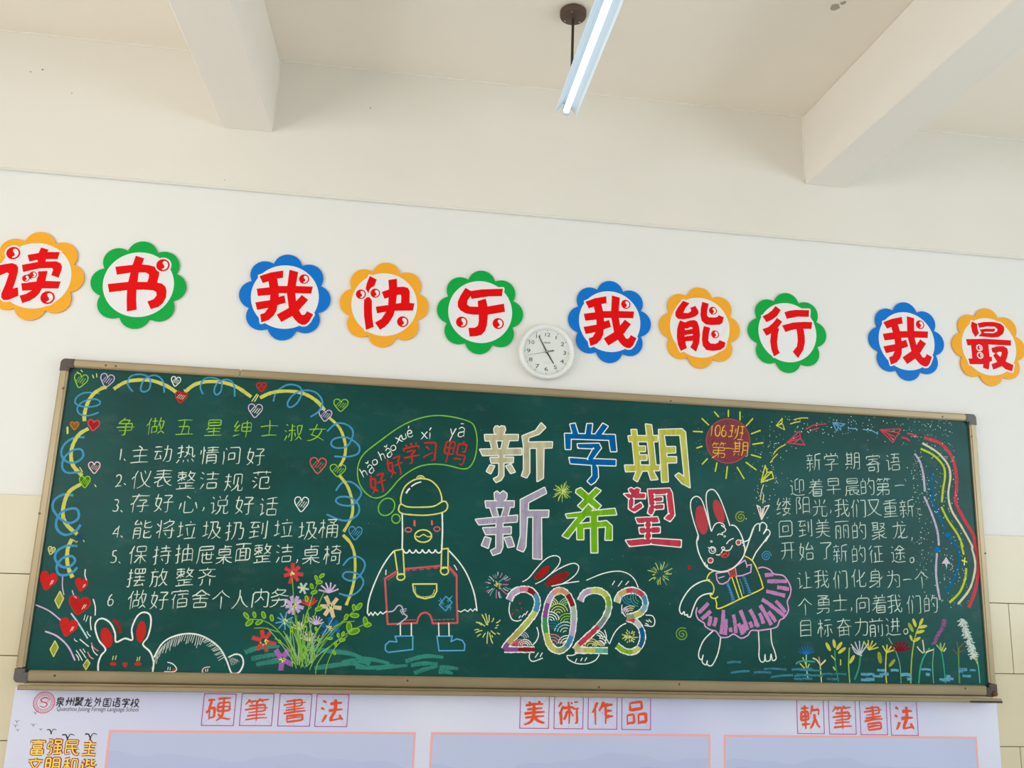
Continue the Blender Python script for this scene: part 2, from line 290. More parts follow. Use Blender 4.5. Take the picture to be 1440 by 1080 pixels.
'们':'İŕĶŊ ľœŔœŔĕőĒŊĒ ěĽĖĻĔĵ īŅīĒ ĢŕěŀĜĒ',
'又':'ęŐōŐōŋŇĻĸħĪĝĞėėĔĔĕ ğŐġŅħĹĲĩŅĚŕĔŗĕ',
'重':'ĝĵŎĵ ĕňŖň ĚĠőĠ ĵĿĝľĞĪŎĪōĿĵĿ ĵœĵĕ ĜŒķœŌŖŐŔ ĕĕŗĕ',
'回':'īĩĨĩĨĿłŀłĩīĩ ėėŔėŔŒėœėĒ',
'美':'ĹħĻĠńęŒēŗĔ ģŗħŒĨŋ ňŖńŒłŌ ĕĳŗĳ ĝĿŏĿ ėħŕħ ĘŋŒŋ ĵŋĵĳıĢĪĚĢĖĕē',
'丽':'ńĴŊĩ ļĒļŃŒŃŒĕŒēŋĒ ęĒĚŃįŃįĕĭēĨē ĢĴĦĩ ĕŒŖŒ',
'聚':'ŁġŒĪ ěłİł ěŊİŊ ēģĚĢİħ ĕĖĝėįĞĵĝ ěœěĸ ĽŇŊŁŕĹ ĜĮĶįŌĳŐĲ ĵįĵĒ ĕŔĵŔ ļŐŒŐőŊŅĽļĸİĺ ĶĥŁġńĝŌęŕĖŚė İœİĺĔķ',
'龙':'ŁŔŊŎ īėĵĝĺĝ ŐĹŉĮŀĥĻĤ ĕŃŖŃ ĭŕĭŃħĭğĝĕĕ ĺŃĺĚļĖľĕœĕŖĖŗĜ',
'开':'ŅŐŅē ĕĵŖĵ ĨŐĨĵĦħğĚėĔ ĘőŔő',
'始':'łŖĵĿĵĻŏļœĽ ĕņĪŅĥĩĝěĕĔ ĞŖėĮğħĪĜ Ŏŉŗĸ ĵĕœĕœĭĶĭĵĕ',
'了':'ęŐōŏŋŊĶĺĵĕĲĒħĒ',
'征':'ŃĴœĴ ĘĵĞĶ ĢŕĕŇ ĲĺĲĕ ŃŏŃĕ Īĕŗĕ įŐŕŐ ĥńğĽĞķğē',
'途':'ōĬŔĢ ĘŒĠō ĕĺğĺğĜ ėėğĜ ğĜĪĖĵēŖĔŗĕ ıĬĩġ ĿłĿğľĝķĝ Īĵŕĵ įŇĳłŋłŏŅŏŇ ħŃıňľŔŏňŏŇŖŅ',
'让':'ĞŒĥŋ Ŀļőļ ġěĝĕ ġěħĝĭĢ ĕĽĠĽġě ĿŕĿĕ ĭĕŗĕ',
'化':'īĨĭħĳĬĺĭ ĕĸěĿĠŁ ŔŉņĹŁĵĺĳ ĺŔĺĭĻĖĿĔŒĔŖĘŗĢ ĨŕĠŃġĒ',
'身':'ŉİŎĲŔĹ ĵŗĳŏ ĕēėĒĢĖĸĠĿĥŀĩ ġłňł ġķňķ ġĪĢŏňŏňĕŅēĺē ėĪňĩ',
'为':'ĺĳłħ ğŔĤŌ ėŃŒłŏėŌĔĿĔ ĲŕİļīĬĞĚėĕĕĕ',
'勇':'ĔĔĖĒĝēīęįĝıĢ Ĝĺŏĺ Ĝıŏı ĵńĵı ĨŌĺŊŃŅŎŅŏĭ ĚœōŒ ņŒńŎľŌĻŅĝŅĜĭ ęģŏģŏĚōĕŊĒŁĒ',
'向':'ĳŕįň ĘĒęňœňœĕŏĒņĒ ĨģłģłĸĨķĨĝ',
'目':'ĝĿōĿ ĝĬōĬ ĝĘōĘ ĝĔĝőōőōĔ',
'标':'ķĭįě ŏĮŖě ŃĽŃĕłēĻē ĶŐŒŐ ĲĽŗĽ ĠŕĠĒ ĕŅīŅ ēĢēħĚĶğĺĥĻĪĵīį',
'奋':'ġĶġĶ ġĶġĶ ėŌŕŌ ğĦŋĦ ĵĵĵė ğėŋė ĕĴĚĶġĶĢĵŇĵōķŗĵřĶ ĺŌĽŃŉĺŊĶŋĒ ĶŗĵŏįņĪĿĢĺġĶğığĒ',
'力':'ėŅŒŅőħŎėŊēľēĺĕ ĲŕıľĭĬĥğėĔ',
'前':'ĚĤıĤ őľőĕōĒŇĒ ŉŖŅŏŅŊ Ěİıİ ŀļŀġ ĢŗħŏħŊ ĚēĚĽıĽıĕİēĩĒ ĕŊŖŊ',
'进':'ĕĕěĜğĝ ğĝĪėĳĕőĕŗĕřĘ ĕĺğĺğĝ ĘŔġŊ ŊŔŊğ ĬĴŖĴ ĬŇŕŇ ķŔĶĮİĢ',
'班':'ĺŕĹħĵĜĬē ĮŅĬį ĔŐĥŐ ĝŐĝĝ ĕķĤķ Ľĕŗĕ ŃĴŕĴ łőŖő ŋőŋĕ ēĘēĚĝĝĦĞ',
'习':'ĥŃĵķ ĚŐŒŏŏĚōĔŀē ĚĞńĭ',
'鸭':'ŉłŊŁ ķĢōĢ ŉŗņŕņŏ ĖĿİĿ ŊķŐķŒĹœŏĻŎĻĮŖĭŔĕŒĒŉĒ ģőģĒ İĭĖĭĖőİőİĭ',
'泉':'ĝŃōŃ ĶŗĴŖĳŐ łĥőį ĖĬĨĬĨĨĥĢĝĚĕĖ ĳŐĝŏĞķōķōŏĳŐ ĵķĵĕĳĒīĒ ĶĬĺĪľĥłĥłġŋĚŕĖŗė',
'州':'ŃŁŉĲ ģŕĢĬğĠėĔ ĬŁİĴįİ ŒŕŒĔ ĺŒĺę ęłėķĔıĒı',
'外':'łĽŇĽŎķ ğĶĪĮ łŕłē ĤŖĢŖĠŊėķ ĠŊĳŊĳłįĳĭįĪĮĨĦğĚĖĕ',
'国':'ŃĭŅĪ ĵņĵĤ ĦĵŅĵ ĤņŇņ Ģģňģ ŔĖėĖėŒœŒŔĖ',
'校':'ŀŖŃŒłŊ ŋłŕĶ İŊŖŊ ĖŅĨŅ ōĴŇĨŁğķėįē ğŕğĒ ĹłĲķķĴľħŊĚŕĔřĕ ēğēĤėĪĚĵğĹĥķĩį',
'硬':'ĘĲēįēĪ ĚĺĪĹĪĝĚĜ Ĳœŗœ ĕŒĪŒ Ĳĺŕĺ ŕĺŕĭĲĭĳņŕņŕĺ ĴĥĺĝłėœĒřĔ ĞŒĞŌĘĵĚıĚĖ ŃœłĦĿĝĸėįē',
'筆':'ńŏŅŊ ĥŏħň ĽŖļő ĚĤŐĤ Ĕķŗķ ĕĚŖĚ ĞŁōŁŎĮĝĭ ļőŃŏŗŐ ĞőģŏĲŐĶō ĠŖĞőĔŇ ļőĴŊĵńĵē',
'書':'ğĝōĝ ĕŉŗŉ ĚķŒķ ĝŒŋŒŌŀĜĿ ĵŖĵį ĕĮŖĮ ğĔōĔōĥĠĦğĥğĔ',
'法':'ĚŕĤŏ ĤĪĘĕ ĕĿğĺ Ĭĵŕĵ įňŒň ŀŕŀķĽįĲĜıėŏĚ ŋĥŏĚŒęŕĔ',
'術':'ĖĵěĶ ŊŐŖŐ ĠŖĕŉ ľőłŋ ŐĽŐĕōēňē ĵŕĵē ĜĒěķĢņĨŃłŃŇĽŗĽ ĥğĬĬįĵĴķļĵńĦ',
'作':'Ŀķŕķ ĞĿĚľĔĶ ĿĦŗĦ ĿňĿē Ķŉŗŉ ĦŕğňĞłğĒ ĺŕĶŉĳŇīĺ',
'品':'ĢŊĢľŉĿňœģœĢŊ ļėŕėŕįĽįļĒ ėėĭėĭįėįėĒ',
'軟':'ņīńĪĻĚĵĔĲĔ ĽŇŕŇŒķ Ėķįķ ĕĠĲĠ ĕŎıŎ ģĬĖĬėŃįŃįĬģĬ ģŖģĒ ĿŕľŊķĺ ŅļņīŉĪŐĚŗĔ',
'富':'ġŇŊŇ ĵŖĶŐ İĽĢĽĢĳŉĳŉĽİĽ ĵĪĵĕ Ĝğŏğ ėŇėŏĵŐŔŏŔŇ ŏĕŏĪĝĪĜĩĜĕŏĕ',
'强':'łŃĵŃĴŒőŒőńłŃ ĕŒĨŒĨŁėŀĕĵĕĮħĮĦĚĤĕġĒĚĒėĕ łķĲķĲħœħœķłķ łŃłĖ İĕœė ŐğŗĒ',
'民':'ĚįŒį ĚŀŌŀōŒĚŒĚĕįĚ ĵŀĶĲĺĥŀěňĕŐĔŒĕŕĝ',
'文':'ĵŖķŏ ĵĦĵĦ ĵĦĵĦ ŊŇŉłłĵĸħıġĤęĘĔĔĕ ĢŇĢŁħĸĵĦŊėŔĔřĕ ĕňŗň',
'明':'ĸĭŕĬ ėĽīĽ ĸĿŕĿ ėħīħīŒėőėĠ įėĴĞĸĭĸŒŕœŕĕőĒŉĒŅĕ',
'和':'ĺĝŒĝ ĤőĤĒ ĕĿĲĿ ĺĖĻŏŒŏŒė ėŏĤőįŕ ēĜēĠĚĪğĴĤĵĪĴıĪıĦ',
'谐':'ěőġŋ ıĢŒĢ ŅňŊŉŕŏ ĕĽğĽğě įŌĽŌ įĺĿĽ Ŀĵľį ŅŕņĺŔĹŖĺŗĿ įŕįĺĭĸĭĶ ĜĕğěĥĝĩĠ ŒĕıĕıĮŒĮŒĕ',
'0':'įĭĬğħĚğęĘĞĔĬĔĶĕľĚņğŉĥŉĪņįĺįĭ',
'1':'ĢňĢĚ',
'2':'ĒŀĕņĝŉĥŇĪŀĪĴĥĪĝġěĚ ēėĚĚįĚ',
'3':'ėŇĘŉĢŉĦŇĪŃĪĻĥĲ ĠĲĥĲīĪĪĞĦĚěęĕěēğ',
'4':'ĩłĢĿėĲĖĬ ĬŊĩłĪĚ đĪĕĬįī',
'5':'ĪŉęňęĵĥĳīĭĬĢĪĝĢęĚęĔěĒĝ',
'6':'ĚĲĚĲ ĚĲĚĲ ĥņĝĿĘķĚĲĕĭĖġĚěĠęħĚĭğĮĪīįĤĲĚĲ',
'7':'ĭňĬŁĚĚ ĕŉĭňĳŋ',
'8':'ĜĲĕĩĔĤĕğĚĚĥęĪěįĢĮĪĨĲ ĜĲĨĲ ĜĲĖĹĖłĝŉĦŉĭńĮŀĭķĨĲ',
'9':'ĪİĪİ ĪİĥĲĞıęĳĖĶĕĻĖŃěňĥŉĬńĮľĮĵĪİĪĪĥĠĝĚ',
'.':'ĖĚėĚ',
',':'ĖĚĘęĘĕĖďēč',
'、':'ęġĠĚ',
'。':'ĕėĚēģĕħěĥĥġħėĥēğĕė',
'h':'ĖĳĤķīĴĭįĭĚ ĖňĖĚ',
'a':'đİĕĵĘķĠķĤĵĥıĥĚ ĥĩğĩėĥĕĢĔĜĘėĤĚĦĚħĘĬę',
'o':'ĖĠęĜĞęĪęĭĚığĳĥĳĪİĲĬĵĥķĚĵĕĭĕģĖĠ',
'x':'ĲĹĭĶĕĘďĖ ĒĸėĴįĘĵĖ',
'u':'ĖĶĖğėĜĝĘĭĜĭĵ',
'e':'ĕĩĬĩĭĪĭİĨĶģķĝķėĲĕĪĕĢęĜģĘĮěįğ',
'y':'ēķĜĤğĢ įĸīķģĥğĢĞĚĕćđą',
'i':'ĖŅėŅ ĖĵĖĚ',
'ǎ':'İĮĚĪĕĥĕğėěĜĘĥĘİğ ęŒġŊĥŊĪŐĮŒ ĖĸěĽġĿĩľįĺİĵıĚ',
'é':'ĦŉĤňğŀ ĕĩĬĩĭĪĭİĨĶģķĝķėĲĕĪĕĢęĜģĘĮěįğ',
'í':'ĝŊĚňĕŀēĿ ĖĵĖĚ',
'ā':'İĮĚĪĕĥĕğėěĜĘĥĘİğ Ĝōīō ĖĸěĽġĿĩľįĺİĵıĚ',
't':'ĚĿėĸėĝěęĦĚ ďĴĖķģķ'}
def decode(ch):
    return [[(ord(s[i])-266, ord(s[i+1])-266) for i in range(0, len(s), 2)] for s in GLYPHS[ch].split(' ')]
def glyph(mb, ch, px, py, w, h, wd, m, y, rot=4, slant=.10, plane=None, taper=.5, jit=1.1, bend=1.8):
    """one character centred at pixel px, py; w, h, wd in pixels of the photograph"""
    c = onwall(px, py, plane if plane is not None else y); c2 = onwall(px+1, py, plane if plane is not None else y); k = c2[0]-c[0]
    S = decode(ch); xs = [p[0] for s in S for p in s]; ys = [p[1] for s in S for p in s]
    mx, my = (min(xs)+max(xs))/2, (min(ys)+max(ys))/2; r = math.radians(rot+random.uniform(-1.5, 1.5)*jit)
    for si, s in enumerate(S):
        ox, oy = random.uniform(-jit, jit), random.uniform(-jit, jit); Q = []
        L = math.hypot(s[-1][0]-s[0][0], s[-1][1]-s[0][1]) or 1
        if len(s) == 2 and L > 14:                                    # a straight stroke gets the slight bow of a hand
            b = random.uniform(.2, 1)*bend*L/40; t = (-(s[1][1]-s[0][1])/L*b, (s[1][0]-s[0][0])/L*b)
            s = [s[0], ((s[0][0]+s[1][0])/2+t[0], (s[0][1]+s[1][1])/2+t[1]), s[1]]
        for x, z in s:
            u, v = (x-mx+ox)*w/72, (z-my+oy)*h/72; u += v*slant
            Q.append((c[0]+(u*math.cos(r)-v*math.sin(r))*k, c[1]+(u*math.sin(r)+v*math.cos(r))*k))
        if s[0] == s[-1]: Q[-1] = Q[0]
        sh = []
        for i, q in enumerate(Q):                                     # round the corners slightly, keep them readable
            if 0 < i < len(Q)-1:
                a, b = Q[i-1], Q[i+1]; f = .12
                sh += [(q[0]+(a[0]-q[0])*f, q[1]+(a[1]-q[1])*f), (q[0]+(b[0]-q[0])*f, q[1]+(b[1]-q[1])*f)]
            else: sh.append(q)
        mb.ribbon(sh, wd*k*(1+random.uniform(-.15, .15)), y-si*1.2e-5, m, taper=taper)

# ------------------------------------------------------------------ the room
plaster = mat('plaster', (226, 225, 221), .85, bump=.12, bscale=30, var=.015, vscale=1.2, spec=.25)
plaster_up = mat('plaster_upper', (224, 219, 209), .85, bump=.12, bscale=25, var=.02, vscale=1.4, spec=.25)
tilem = mat('glazed_tile', (208, 197, 168), .22, var=.02, vscale=2, spec=.5)
grout = mat('grout', (84, 74, 62), .9)
LEDGE, TILE_TOP, BAND = 2.0295, .6909, .018
mb = MB(); mb.box((LX, 0, FLZ), (RX, .25, CZ), plaster)
wall = struct(mb.build('wall_back'))
mb = MB(); mb.box((LX, -BAND, LEDGE), (RX, -.0005, CZ+.012), plaster_up, .011)
band = struct(mb.build('trim_1'))
mb = MB(); mb.box((LX, -.0030, FLZ), (RX, -.0002, TILE_TOP-.004), grout); mb.build('grout_bed', wall)
# tiles: 60 x 30 cm in running bond, each a piece of its own
tiles = {}
for r in range(6):
    z1 = TILE_TOP-.3*r; z0 = max(z1-.3, FLZ); off = .303 if r % 2 == 0 else 0
    x = 4.1004+off-.606*11
    while x < RX:
        a, b = max(x, LX), min(x+.606, RX)
        if b-a > .02:
            mb = MB(); g = .0015
            mb.box((a+g, -.008, z0+g), (b-g, -.0031, z1-g), tilem, .0012); mb.build('tile', wall)
        x += .606
mb = MB(); mb.box((LX, NY, FLZ-.2), (RX, .0, FLZ-.0005), mat('terrazzo', (208, 205, 200), .35, var=.08, vscale=40)); struct(mb.build('floor'))
ceilm = mat('ceiling_paint', (240, 232, 219), .9, bump=.1, bscale=14, var=.02, vscale=1.5, spec=.2)
mb = MB(); mb.box((LX-.2, NY, CZ+.0003), (RX+.2, .25, CZ+.2), ceilm); ceil_o = struct(mb.build('ceiling'))
mb = MB(); mb.box((LX, NY-.2, FLZ), (RX, NY, CZ), plaster); struct(mb.build('wall_rear'))
for side, x0, x1 in (('left', LX-.2, LX), ('right', RX, RX+.2)):
    mb = MB(); mb.box((x0, NY, FLZ), (x1, .25, -.0), plaster); mb.box((x0, NY, 2.0), (x1, .25, CZ), plaster)
    ys = [0.25]+[v for yy in WIN_Y for v in (yy+.95, yy-.95)]+[NY]
    for i in range(0, len(ys), 2): mb.box((x0, ys[i+1], 0), (x1, ys[i], 2.0), plaster)
    struct(mb.build('wall_'+side))
wf = mat('window_alloy', (205, 208, 210), .4, .3); n_w = 0
for x0 in (LX-.12, RX+.08):
    for yy in WIN_Y:
        n_w += 1; mb = MB()
        for a, b in (((-.95, 0), (.95, .05)), ((-.95, 1.95), (.95, 2.0)), ((-.95, .05), (-.9, 1.95)), ((.9, .05), (.95, 1.95)), ((-.025, .05), (.025, 1.95))):
            mb.box((x0, yy+a[0], a[1]), (x0+.05, yy+b[0], b[1]), wf)
        struct(mb.build('window_%d' % n_w))
# ceiling beams, running away from the wall
for x0, x1 in ((.5125, .7232), (3.2069, 3.4158)):
    mb = MB(); mb.box((x0, NY, 2.3109), (x1, -BAND-.0003, CZ-.0003), mat('beam_paint', (236, 230, 221), .85, bump=.1, bscale=20, var=.015, vscale=1.2, spec=.25), .003); b = struct(mb.build('ceiling_beam'))
# hand-trowelled plaster fillets along the joints
fil = mat('plaster_fillet', (228, 223, 212), .8, spec=.2)
def fillet(a, b, r, parent):
    a, b = Vector(a), Vector(b); n = max(3, int((b-a).length/.03)); d = (b-a).normalized(); u = d.orthogonal().normalized(); q = d.cross(u); mb = MB(); v = []; f = []
    for i in range(n+1):
        c = a+(b-a)*i/n; rr = r*(.55+.5*random.random())
        for k in range(6): v.append(c+(u*math.cos(k*PI/3)+q*math.sin(k*PI/3))*rr)
    for i in range(n):
        for k in range(6): f.append([i*6+k, i*6+(k+1) % 6, i*6+6+(k+1) % 6, i*6+6+k])
    mb.add(v, f, fil); mb.build('plaster_fillet', parent, smooth=True)
yb = -BAND
fillet((LX, yb, CZ), (.51, yb, CZ), .007, band); fillet((.724, yb, CZ), (3.206, yb, CZ), .007, band); fillet((3.417, yb, CZ), (RX, yb, CZ), .007, band)
fillet((.7235, yb, 2.33), (.7235, yb, CZ), .006, band); fillet((3.2065, yb, 2.33), (3.2065, yb, CZ), .008, band)
fillet((LX, yb, LEDGE+.010), (RX, yb, LEDGE+.010), .0025, band)
dk = mat('mark', (96, 84, 70), .9)
for px, py, r in ((60, 98, .004), (43, 101, .003), (101, 131, .0025), (1339, 29, .004), (316, 253, .002), (521, 152, .003)):
    x, z = onwall(px, py, yb); 
    if px == 1339: continue
    mb = MB(); mb.flat([(x+r*math.cos(k*PI/4), z+r*math.sin(k*PI/4)*.8) for k in range(8)], yb-.0006, dk, .0005); mb.build('stain', band)
mb = MB()
for px, py, r in ((1174, 10, .02), (1186, 4, .012)):
    d = R_*((px-720)/FOC)-U_*((py-540)/FOC)+_F; t = (CZ-CAM.z)/d.z; p = CAM+d*t
    mb.add([(p.x+r*math.cos(-k*PI/5)*random.uniform(.6, 1.2), p.y+r*math.sin(-k*PI/5), CZ-.0006) for k in range(10)], [list(range(10))], mat('damp_mark', (176, 168, 150), .95))
mb.build('stain', ceil_o)

# ------------------------------------------------------------------ the hanging strip lamp
LXC, LZ, LY0, LY1 = 1.9460, 2.2765, -.474, -1.76
lamp = empty('strip_lamp', (LXC, -1.1, CZ)); tag(lamp, 'lit fluorescent strip lamp with white winged reflector hanging on rods from the ceiling', 'lamp')
refl = mat('reflector_white', (214, 228, 236), .4, spec=.4); black = mat('black_iron', (62, 52, 44), .6, .4)
prof = [(-.046, 0), (-.040, .010), (-.020, .031), (-.016, .046), (.016, .046), (.020, .031), (.040, .010), (.046, 0)]
v = []; f = []; t = .0012
for y in (LY0, LY1):
    for (a, b) in prof: v.append((LXC+a, y, LZ+b))
    for (a, b) in prof[::-1]: v.append((LXC+a*.97, y, LZ+b-t*1.6))
N = 2*len(prof)
for i in range(N): f.append([i, (i+1) % N, N+(i+1) % N, N+i])
for k in range(len(prof)-1):
    f.append([k, N-1-k, N-2-k, k+1]); f.append([N+k, N+k+1, N+N-2-k, N+N-1-k])
mb = MB(); mb.add(v, f, refl); mb.build('reflector', lamp)
mb = MB(); mb.tube((LXC, LY0-.015, LZ+.008), (LXC, LY1+.015, LZ+.008), .0125, mat('lit_tube', (250, 252, 255), .4, emit=.85), 16); mb.build('fluorescent_tube', lamp, True)
for y in (LY0, LY1):
    s = -1 if y == LY0 else 1
    mb = MB(); mb.box((LXC-.013, min(y, y+s*.02), LZ-.006), (LXC+.013, max(y, y+s*.02), LZ+.030), refl, .003)
    mb.box((LXC-.003, y-s*.0005 if s < 0 else y-.004, LZ-.001), (LXC+.003, y+.004 if s < 0 else y+.0005, LZ+.006), black); mb.build('lamp_holder', lamp)
for y in (-.587, -1.62):
    mb = MB(); mb.tube((LXC, y, LZ+.047), (LXC, y, CZ-.02), .0055, black); mb.tube((LXC, y, LZ+.047), (LXC, y, LZ+.075), .009, black); mb.build('rod', lamp, True)
    mb = MB(); mb.lathe([(.049, 0), (.053, -.004), (.053, -.020), (.050, -.026), (.020, -.030), (.008, -.034)], (LXC, y, CZ-.0005), mat('canopy_brown', (84, 66, 52), .5, .3, var=.25, vscale=60), 32, 'z'); cn = mb.build('ceiling_canopy', lamp, True)
    for a in (.6, 2.4, 4.4):
        mb = MB(); mb.lathe([(.004, -.026), (.004, -.0300)], (LXC+.038*math.cos(a), y+.038*math.sin(a), CZ), mat('screw_metal', (190, 185, 175), .3, .9), 8, 'z'); mb.build('screw', cn)

# ------------------------------------------------------------------ the chalkboard
BW, BH = 3.9914, 1.2362
SY = -.0215                                                     # writing face
board = empty('chalkboard', (BW/2, 0, 0)); tag(board, 'long green chalkboard in an aluminium frame, covered with coloured chalk drawings and writing', 'chalkboard')
alu = mat('champagne_aluminium', (156, 140, 110), .38, .55, var=.06, vscale=6); alu_b = mat('aged_aluminium', (150, 135, 106), .34, .6, var=.08, vscale=5)
cap_t = mat('brown_plastic', (72, 58, 48), .45); cap_g = mat('grey_plastic', (88, 82, 78), .45)
bm_ = bpy.data.materials.new('green_board'); bm_.use_nodes = True; nt = bm_.node_tree; b = nt.nodes['Principled BSDF']
tc = nt.nodes.new('ShaderNodeTexCoord'); mp = nt.nodes.new('ShaderNodeMapping'); mp.inputs['Scale'].default_value = (1, 1, 1.8)
n1 = nt.nodes.new('ShaderNodeTexNoise'); n1.inputs['Scale'].default_value = 2.2; n1.inputs['Detail'].default_value = 6
n2 = nt.nodes.new('ShaderNodeTexNoise'); n2.inputs['Scale'].default_value = 7; n2.inputs['Detail'].default_value = 7; n2.inputs['Roughness'].default_value = .65
r1 = nt.nodes.new('ShaderNodeMapRange'); r1.inputs['From Min'].default_value = .35; r1.inputs['From Max'].default_value = .7
r2 = nt.nodes.new('ShaderNodeMapRange'); r2.inputs['From Min'].default_value = .56; r2.inputs['From Max'].default_value = .85; r2.inputs['To Max'].default_value = .11
mx = nt.nodes.new('ShaderNodeMix'); mx.data_type = 'RGBA'; mx.inputs[6].default_value = lin((6, 62, 57)); mx.inputs[7].default_value = lin((10, 76, 72))
m2 = nt.nodes.new('ShaderNodeMix'); m2.data_type = 'RGBA'; m2.inputs[7].default_value = lin((150, 170, 155))
L = nt.links.new
L(tc.outputs['Object'], mp.inputs[0]); L(mp.outputs[0], n1.inputs['Vector']); L(mp.outputs[0], n2.inputs['Vector'])
L(n1.outputs[0], r1.inputs['Value']); L(r1.outputs[0], mx.inputs[0]); L(n2.outputs[0], r2.inputs['Value']); L(r2.outputs[0], m2.inputs[0]); L(mx.outputs[2], m2.inputs[6]); L(m2.outputs[2], b.inputs['Base Color'])
b.inputs['Roughness'].default_value = .30; b.inputs['Specular IOR Level'].default_value = .17
MATS['green_board'] = bm_
mb = MB(); mb.box((.02, SY, .02), (BW-.02, -.0085, BH-.02), bm_); mb.build('writing_surface', board)
FY = -.033
def rail(a, b, m, horiz, name='frame_rail'):
    """aluminium profile: outer lip, raised rounded back, inner lip"""
    mb = MB(); (x0, z0), (x1, z1) = a, b
    mb.box((x0, FY, z0), (x1, -.0086, z1), m, .004)
    e = .006
    if horiz: mb.box((x0, FY-.0025, z0+e), (x1, FY-.0001, z1-e), m, .0024)
    else: mb.box((x0+e, FY-.0025, z0), (x1-e, FY-.0001, z1), m, .0024)
    return mb.build(name, board)
seam = onwall(338, 522, FY)[0]
rail((.046, BH-.034), (seam-.0012, BH), alu, 1); rail((seam+.0012, BH-.034), (BW-.046, BH), alu, 1)
rail((0, .052), (.032, BH-.046), alu, 0); rail((BW-.032, .052), (BW, BH-.046), alu, 0)
rail((.046, 0), (BW-.046, .044), alu_b, 1)
mb = MB(); mb.box((seam-.0012, FY+.002, BH-.033), (seam+.0012, -.009, BH-.001), mat('white_filler', (225, 222, 214), .8)); mb.build('rail_seam', board)
def corner(x, z, sx, sz, m, s=.05):
    P = [(0, 0), (s, 0), (s, .036), (.036, .036), (.036, s), (0, s)]
    r = .018; P = [(s, 0), (s, .036), (.036, .036), (.036, s), (0, s)]+[(r-r*math.cos(a), r-r*math.sin(a)) for a in [k*PI/12 for k in range(7)]]
    mb = MB(); mb.flat([(x+sx*p[0], z+sz*p[1]) for p in P], FY-.0035, m, .027); mb.flat([(x+sx*p[0], z+sz*p[1]) for p in [(s-.006, .008), (s-.006, .030), (.030, .030), (.030, s-.006), (.008, s-.006), (.008, .016), (.016, .008)]], FY-.0046, m, .001); return mb.build('corner_cap', board)
corner(0, BH, 1, -1, cap_t)['label'] = 'dark brown plastic corner cap'
corner(BW, BH, -1, -1, cap_g); corner(0, 0, 1, 1, cap_g); corner(BW, 0, -1, 1, cap_t)
scr = mat('screw_dark', (92, 78, 60), .5, .4)
for px, py in ((149, 514), (163, 515), (89, 546), (56, 722), (943, 564), (1325, 586), (1366, 614), (1385, 778), (1357, 968), (77, 950), (573, 957), (955, 962), (842, 966)):
    x, z = onwall(px, py, FY)
    mb = MB(); mb.lathe([(.0045, 0), (.004, -.0015), (.001, -.0018)], (x, FY-.0025, z), scr, 10); mb.build('screw', board)
# chalk tray under the lower rail: groove, upright back and a rolled lip
tx0, tx1 = .040, BW-.022
tray = empty('chalk_tray', (BW/2, 0, -.02), board)
mb = MB()
prof = [(-.0086, -.0005), (-.034, -.0005), (-.036, -.004), (-.037, -.012), (-.076, -.0125), (-.078, -.003), (-.081, 0), (-.086, -.001), (-.088, -.004), (-.088, -.014), (-.085, -.017), (-.0086, -.0175)]
v = [(tx0, a, b) for a, b in prof]+[(tx1, a, b) for a, b in prof]; n = len(prof)
f = [[i, (i+1) % n, n+(i+1) % n, n+i] for i in range(n)]+[list(range(n))[::-1], list(range(n, 2*n))]
mb.add(v, f, alu_b); mb.build('tray_channel', tray)
mb = MB(); mb.box((BW-.17, -.0895, -.0172), (tx1+.001, -.0885, -.009), black); mb.build('lip_wear', tray)['label'] = 'dark worn end of the tray lip'
mb = MB(); mb.lathe([(.012, 0), (.010, -.008)], (BW-.016, -.0382, .012), mat('rust', (96, 62, 34), .8), 10); mb.build('rusty_screw', board)
dust = mat('chalk_dust', (206, 200, 188), 1)
mb = MB()
for k in range(90):
    x = .045+abs(random.gauss(0, .07)); r = random.uniform(.002, .007); y = random.uniform(-.083, -.04)
    mb.add([(x+r*math.cos(-a*PI/3), y+.5*r*math.sin(-a*PI/3), 0.0004 if y < -.079 else -.0122) for a in range(6)], [list(range(6))], dust)
o = mb.build('chalk_dust', tray); o['kind'] = 'stuff'
def stub(x, y, L, ang, m, label):
    mb = MB(); d = Vector((math.cos(ang), math.sin(ang), 0))*L/2; c = Vector((x, y, -.0078))
    mb.tube(c-d, c+d*.8, .0045, m, 12); mb.tube(c+d*.8, c+d, .0038, m, 12); tag(mb.build('chalk_stick'), label, 'chalk')
x, z = onwall(217, 967, -.06); stub(x, -.066, .020, .3, mat('chalk_stick_white', (235, 232, 224), .95), 'short white chalk stub lying in the chalk tray near its left end')

# ---- chalk on the board: each drawing is a part, drawn with strokes in the plane of the board
def Z(ox, oy, s): return lambda P: [(ox+p[0]/s, oy+p[1]/s) for p in P]
A = Z(0, 500, 4.5); B = Z(240, 500, 4.5); C = Z(0, 720, 4.5); D = Z(240, 720, 4.5); E = Z(480, 560, 4.909); F = Z(500, 720, 4.5)
G = Z(660, 560, 4.5); H = Z(660, 740, 4.8); I = Z(940, 560, 5.4); J = Z(940, 740, 4.909); K = Z(1060, 560, 4.114); M = Z(1080, 760, 4.235)
PX = 4.0/1320
WHT = (226, 230, 222); YEL = (205, 208, 112); LIM = (140, 190, 50); BLU = (78, 150, 190); RED = (196, 42, 38); PNK = (214, 74, 92); LIL = (200, 176, 212)
CRM = (214, 205, 170); DBL = (18, 104, 168); TEA = (66, 140, 122); ORG = (190, 110, 40); PUR = (150, 88, 160); GRN = (116, 168, 58); OLV = (196, 200, 96); STL = (96, 158, 196)
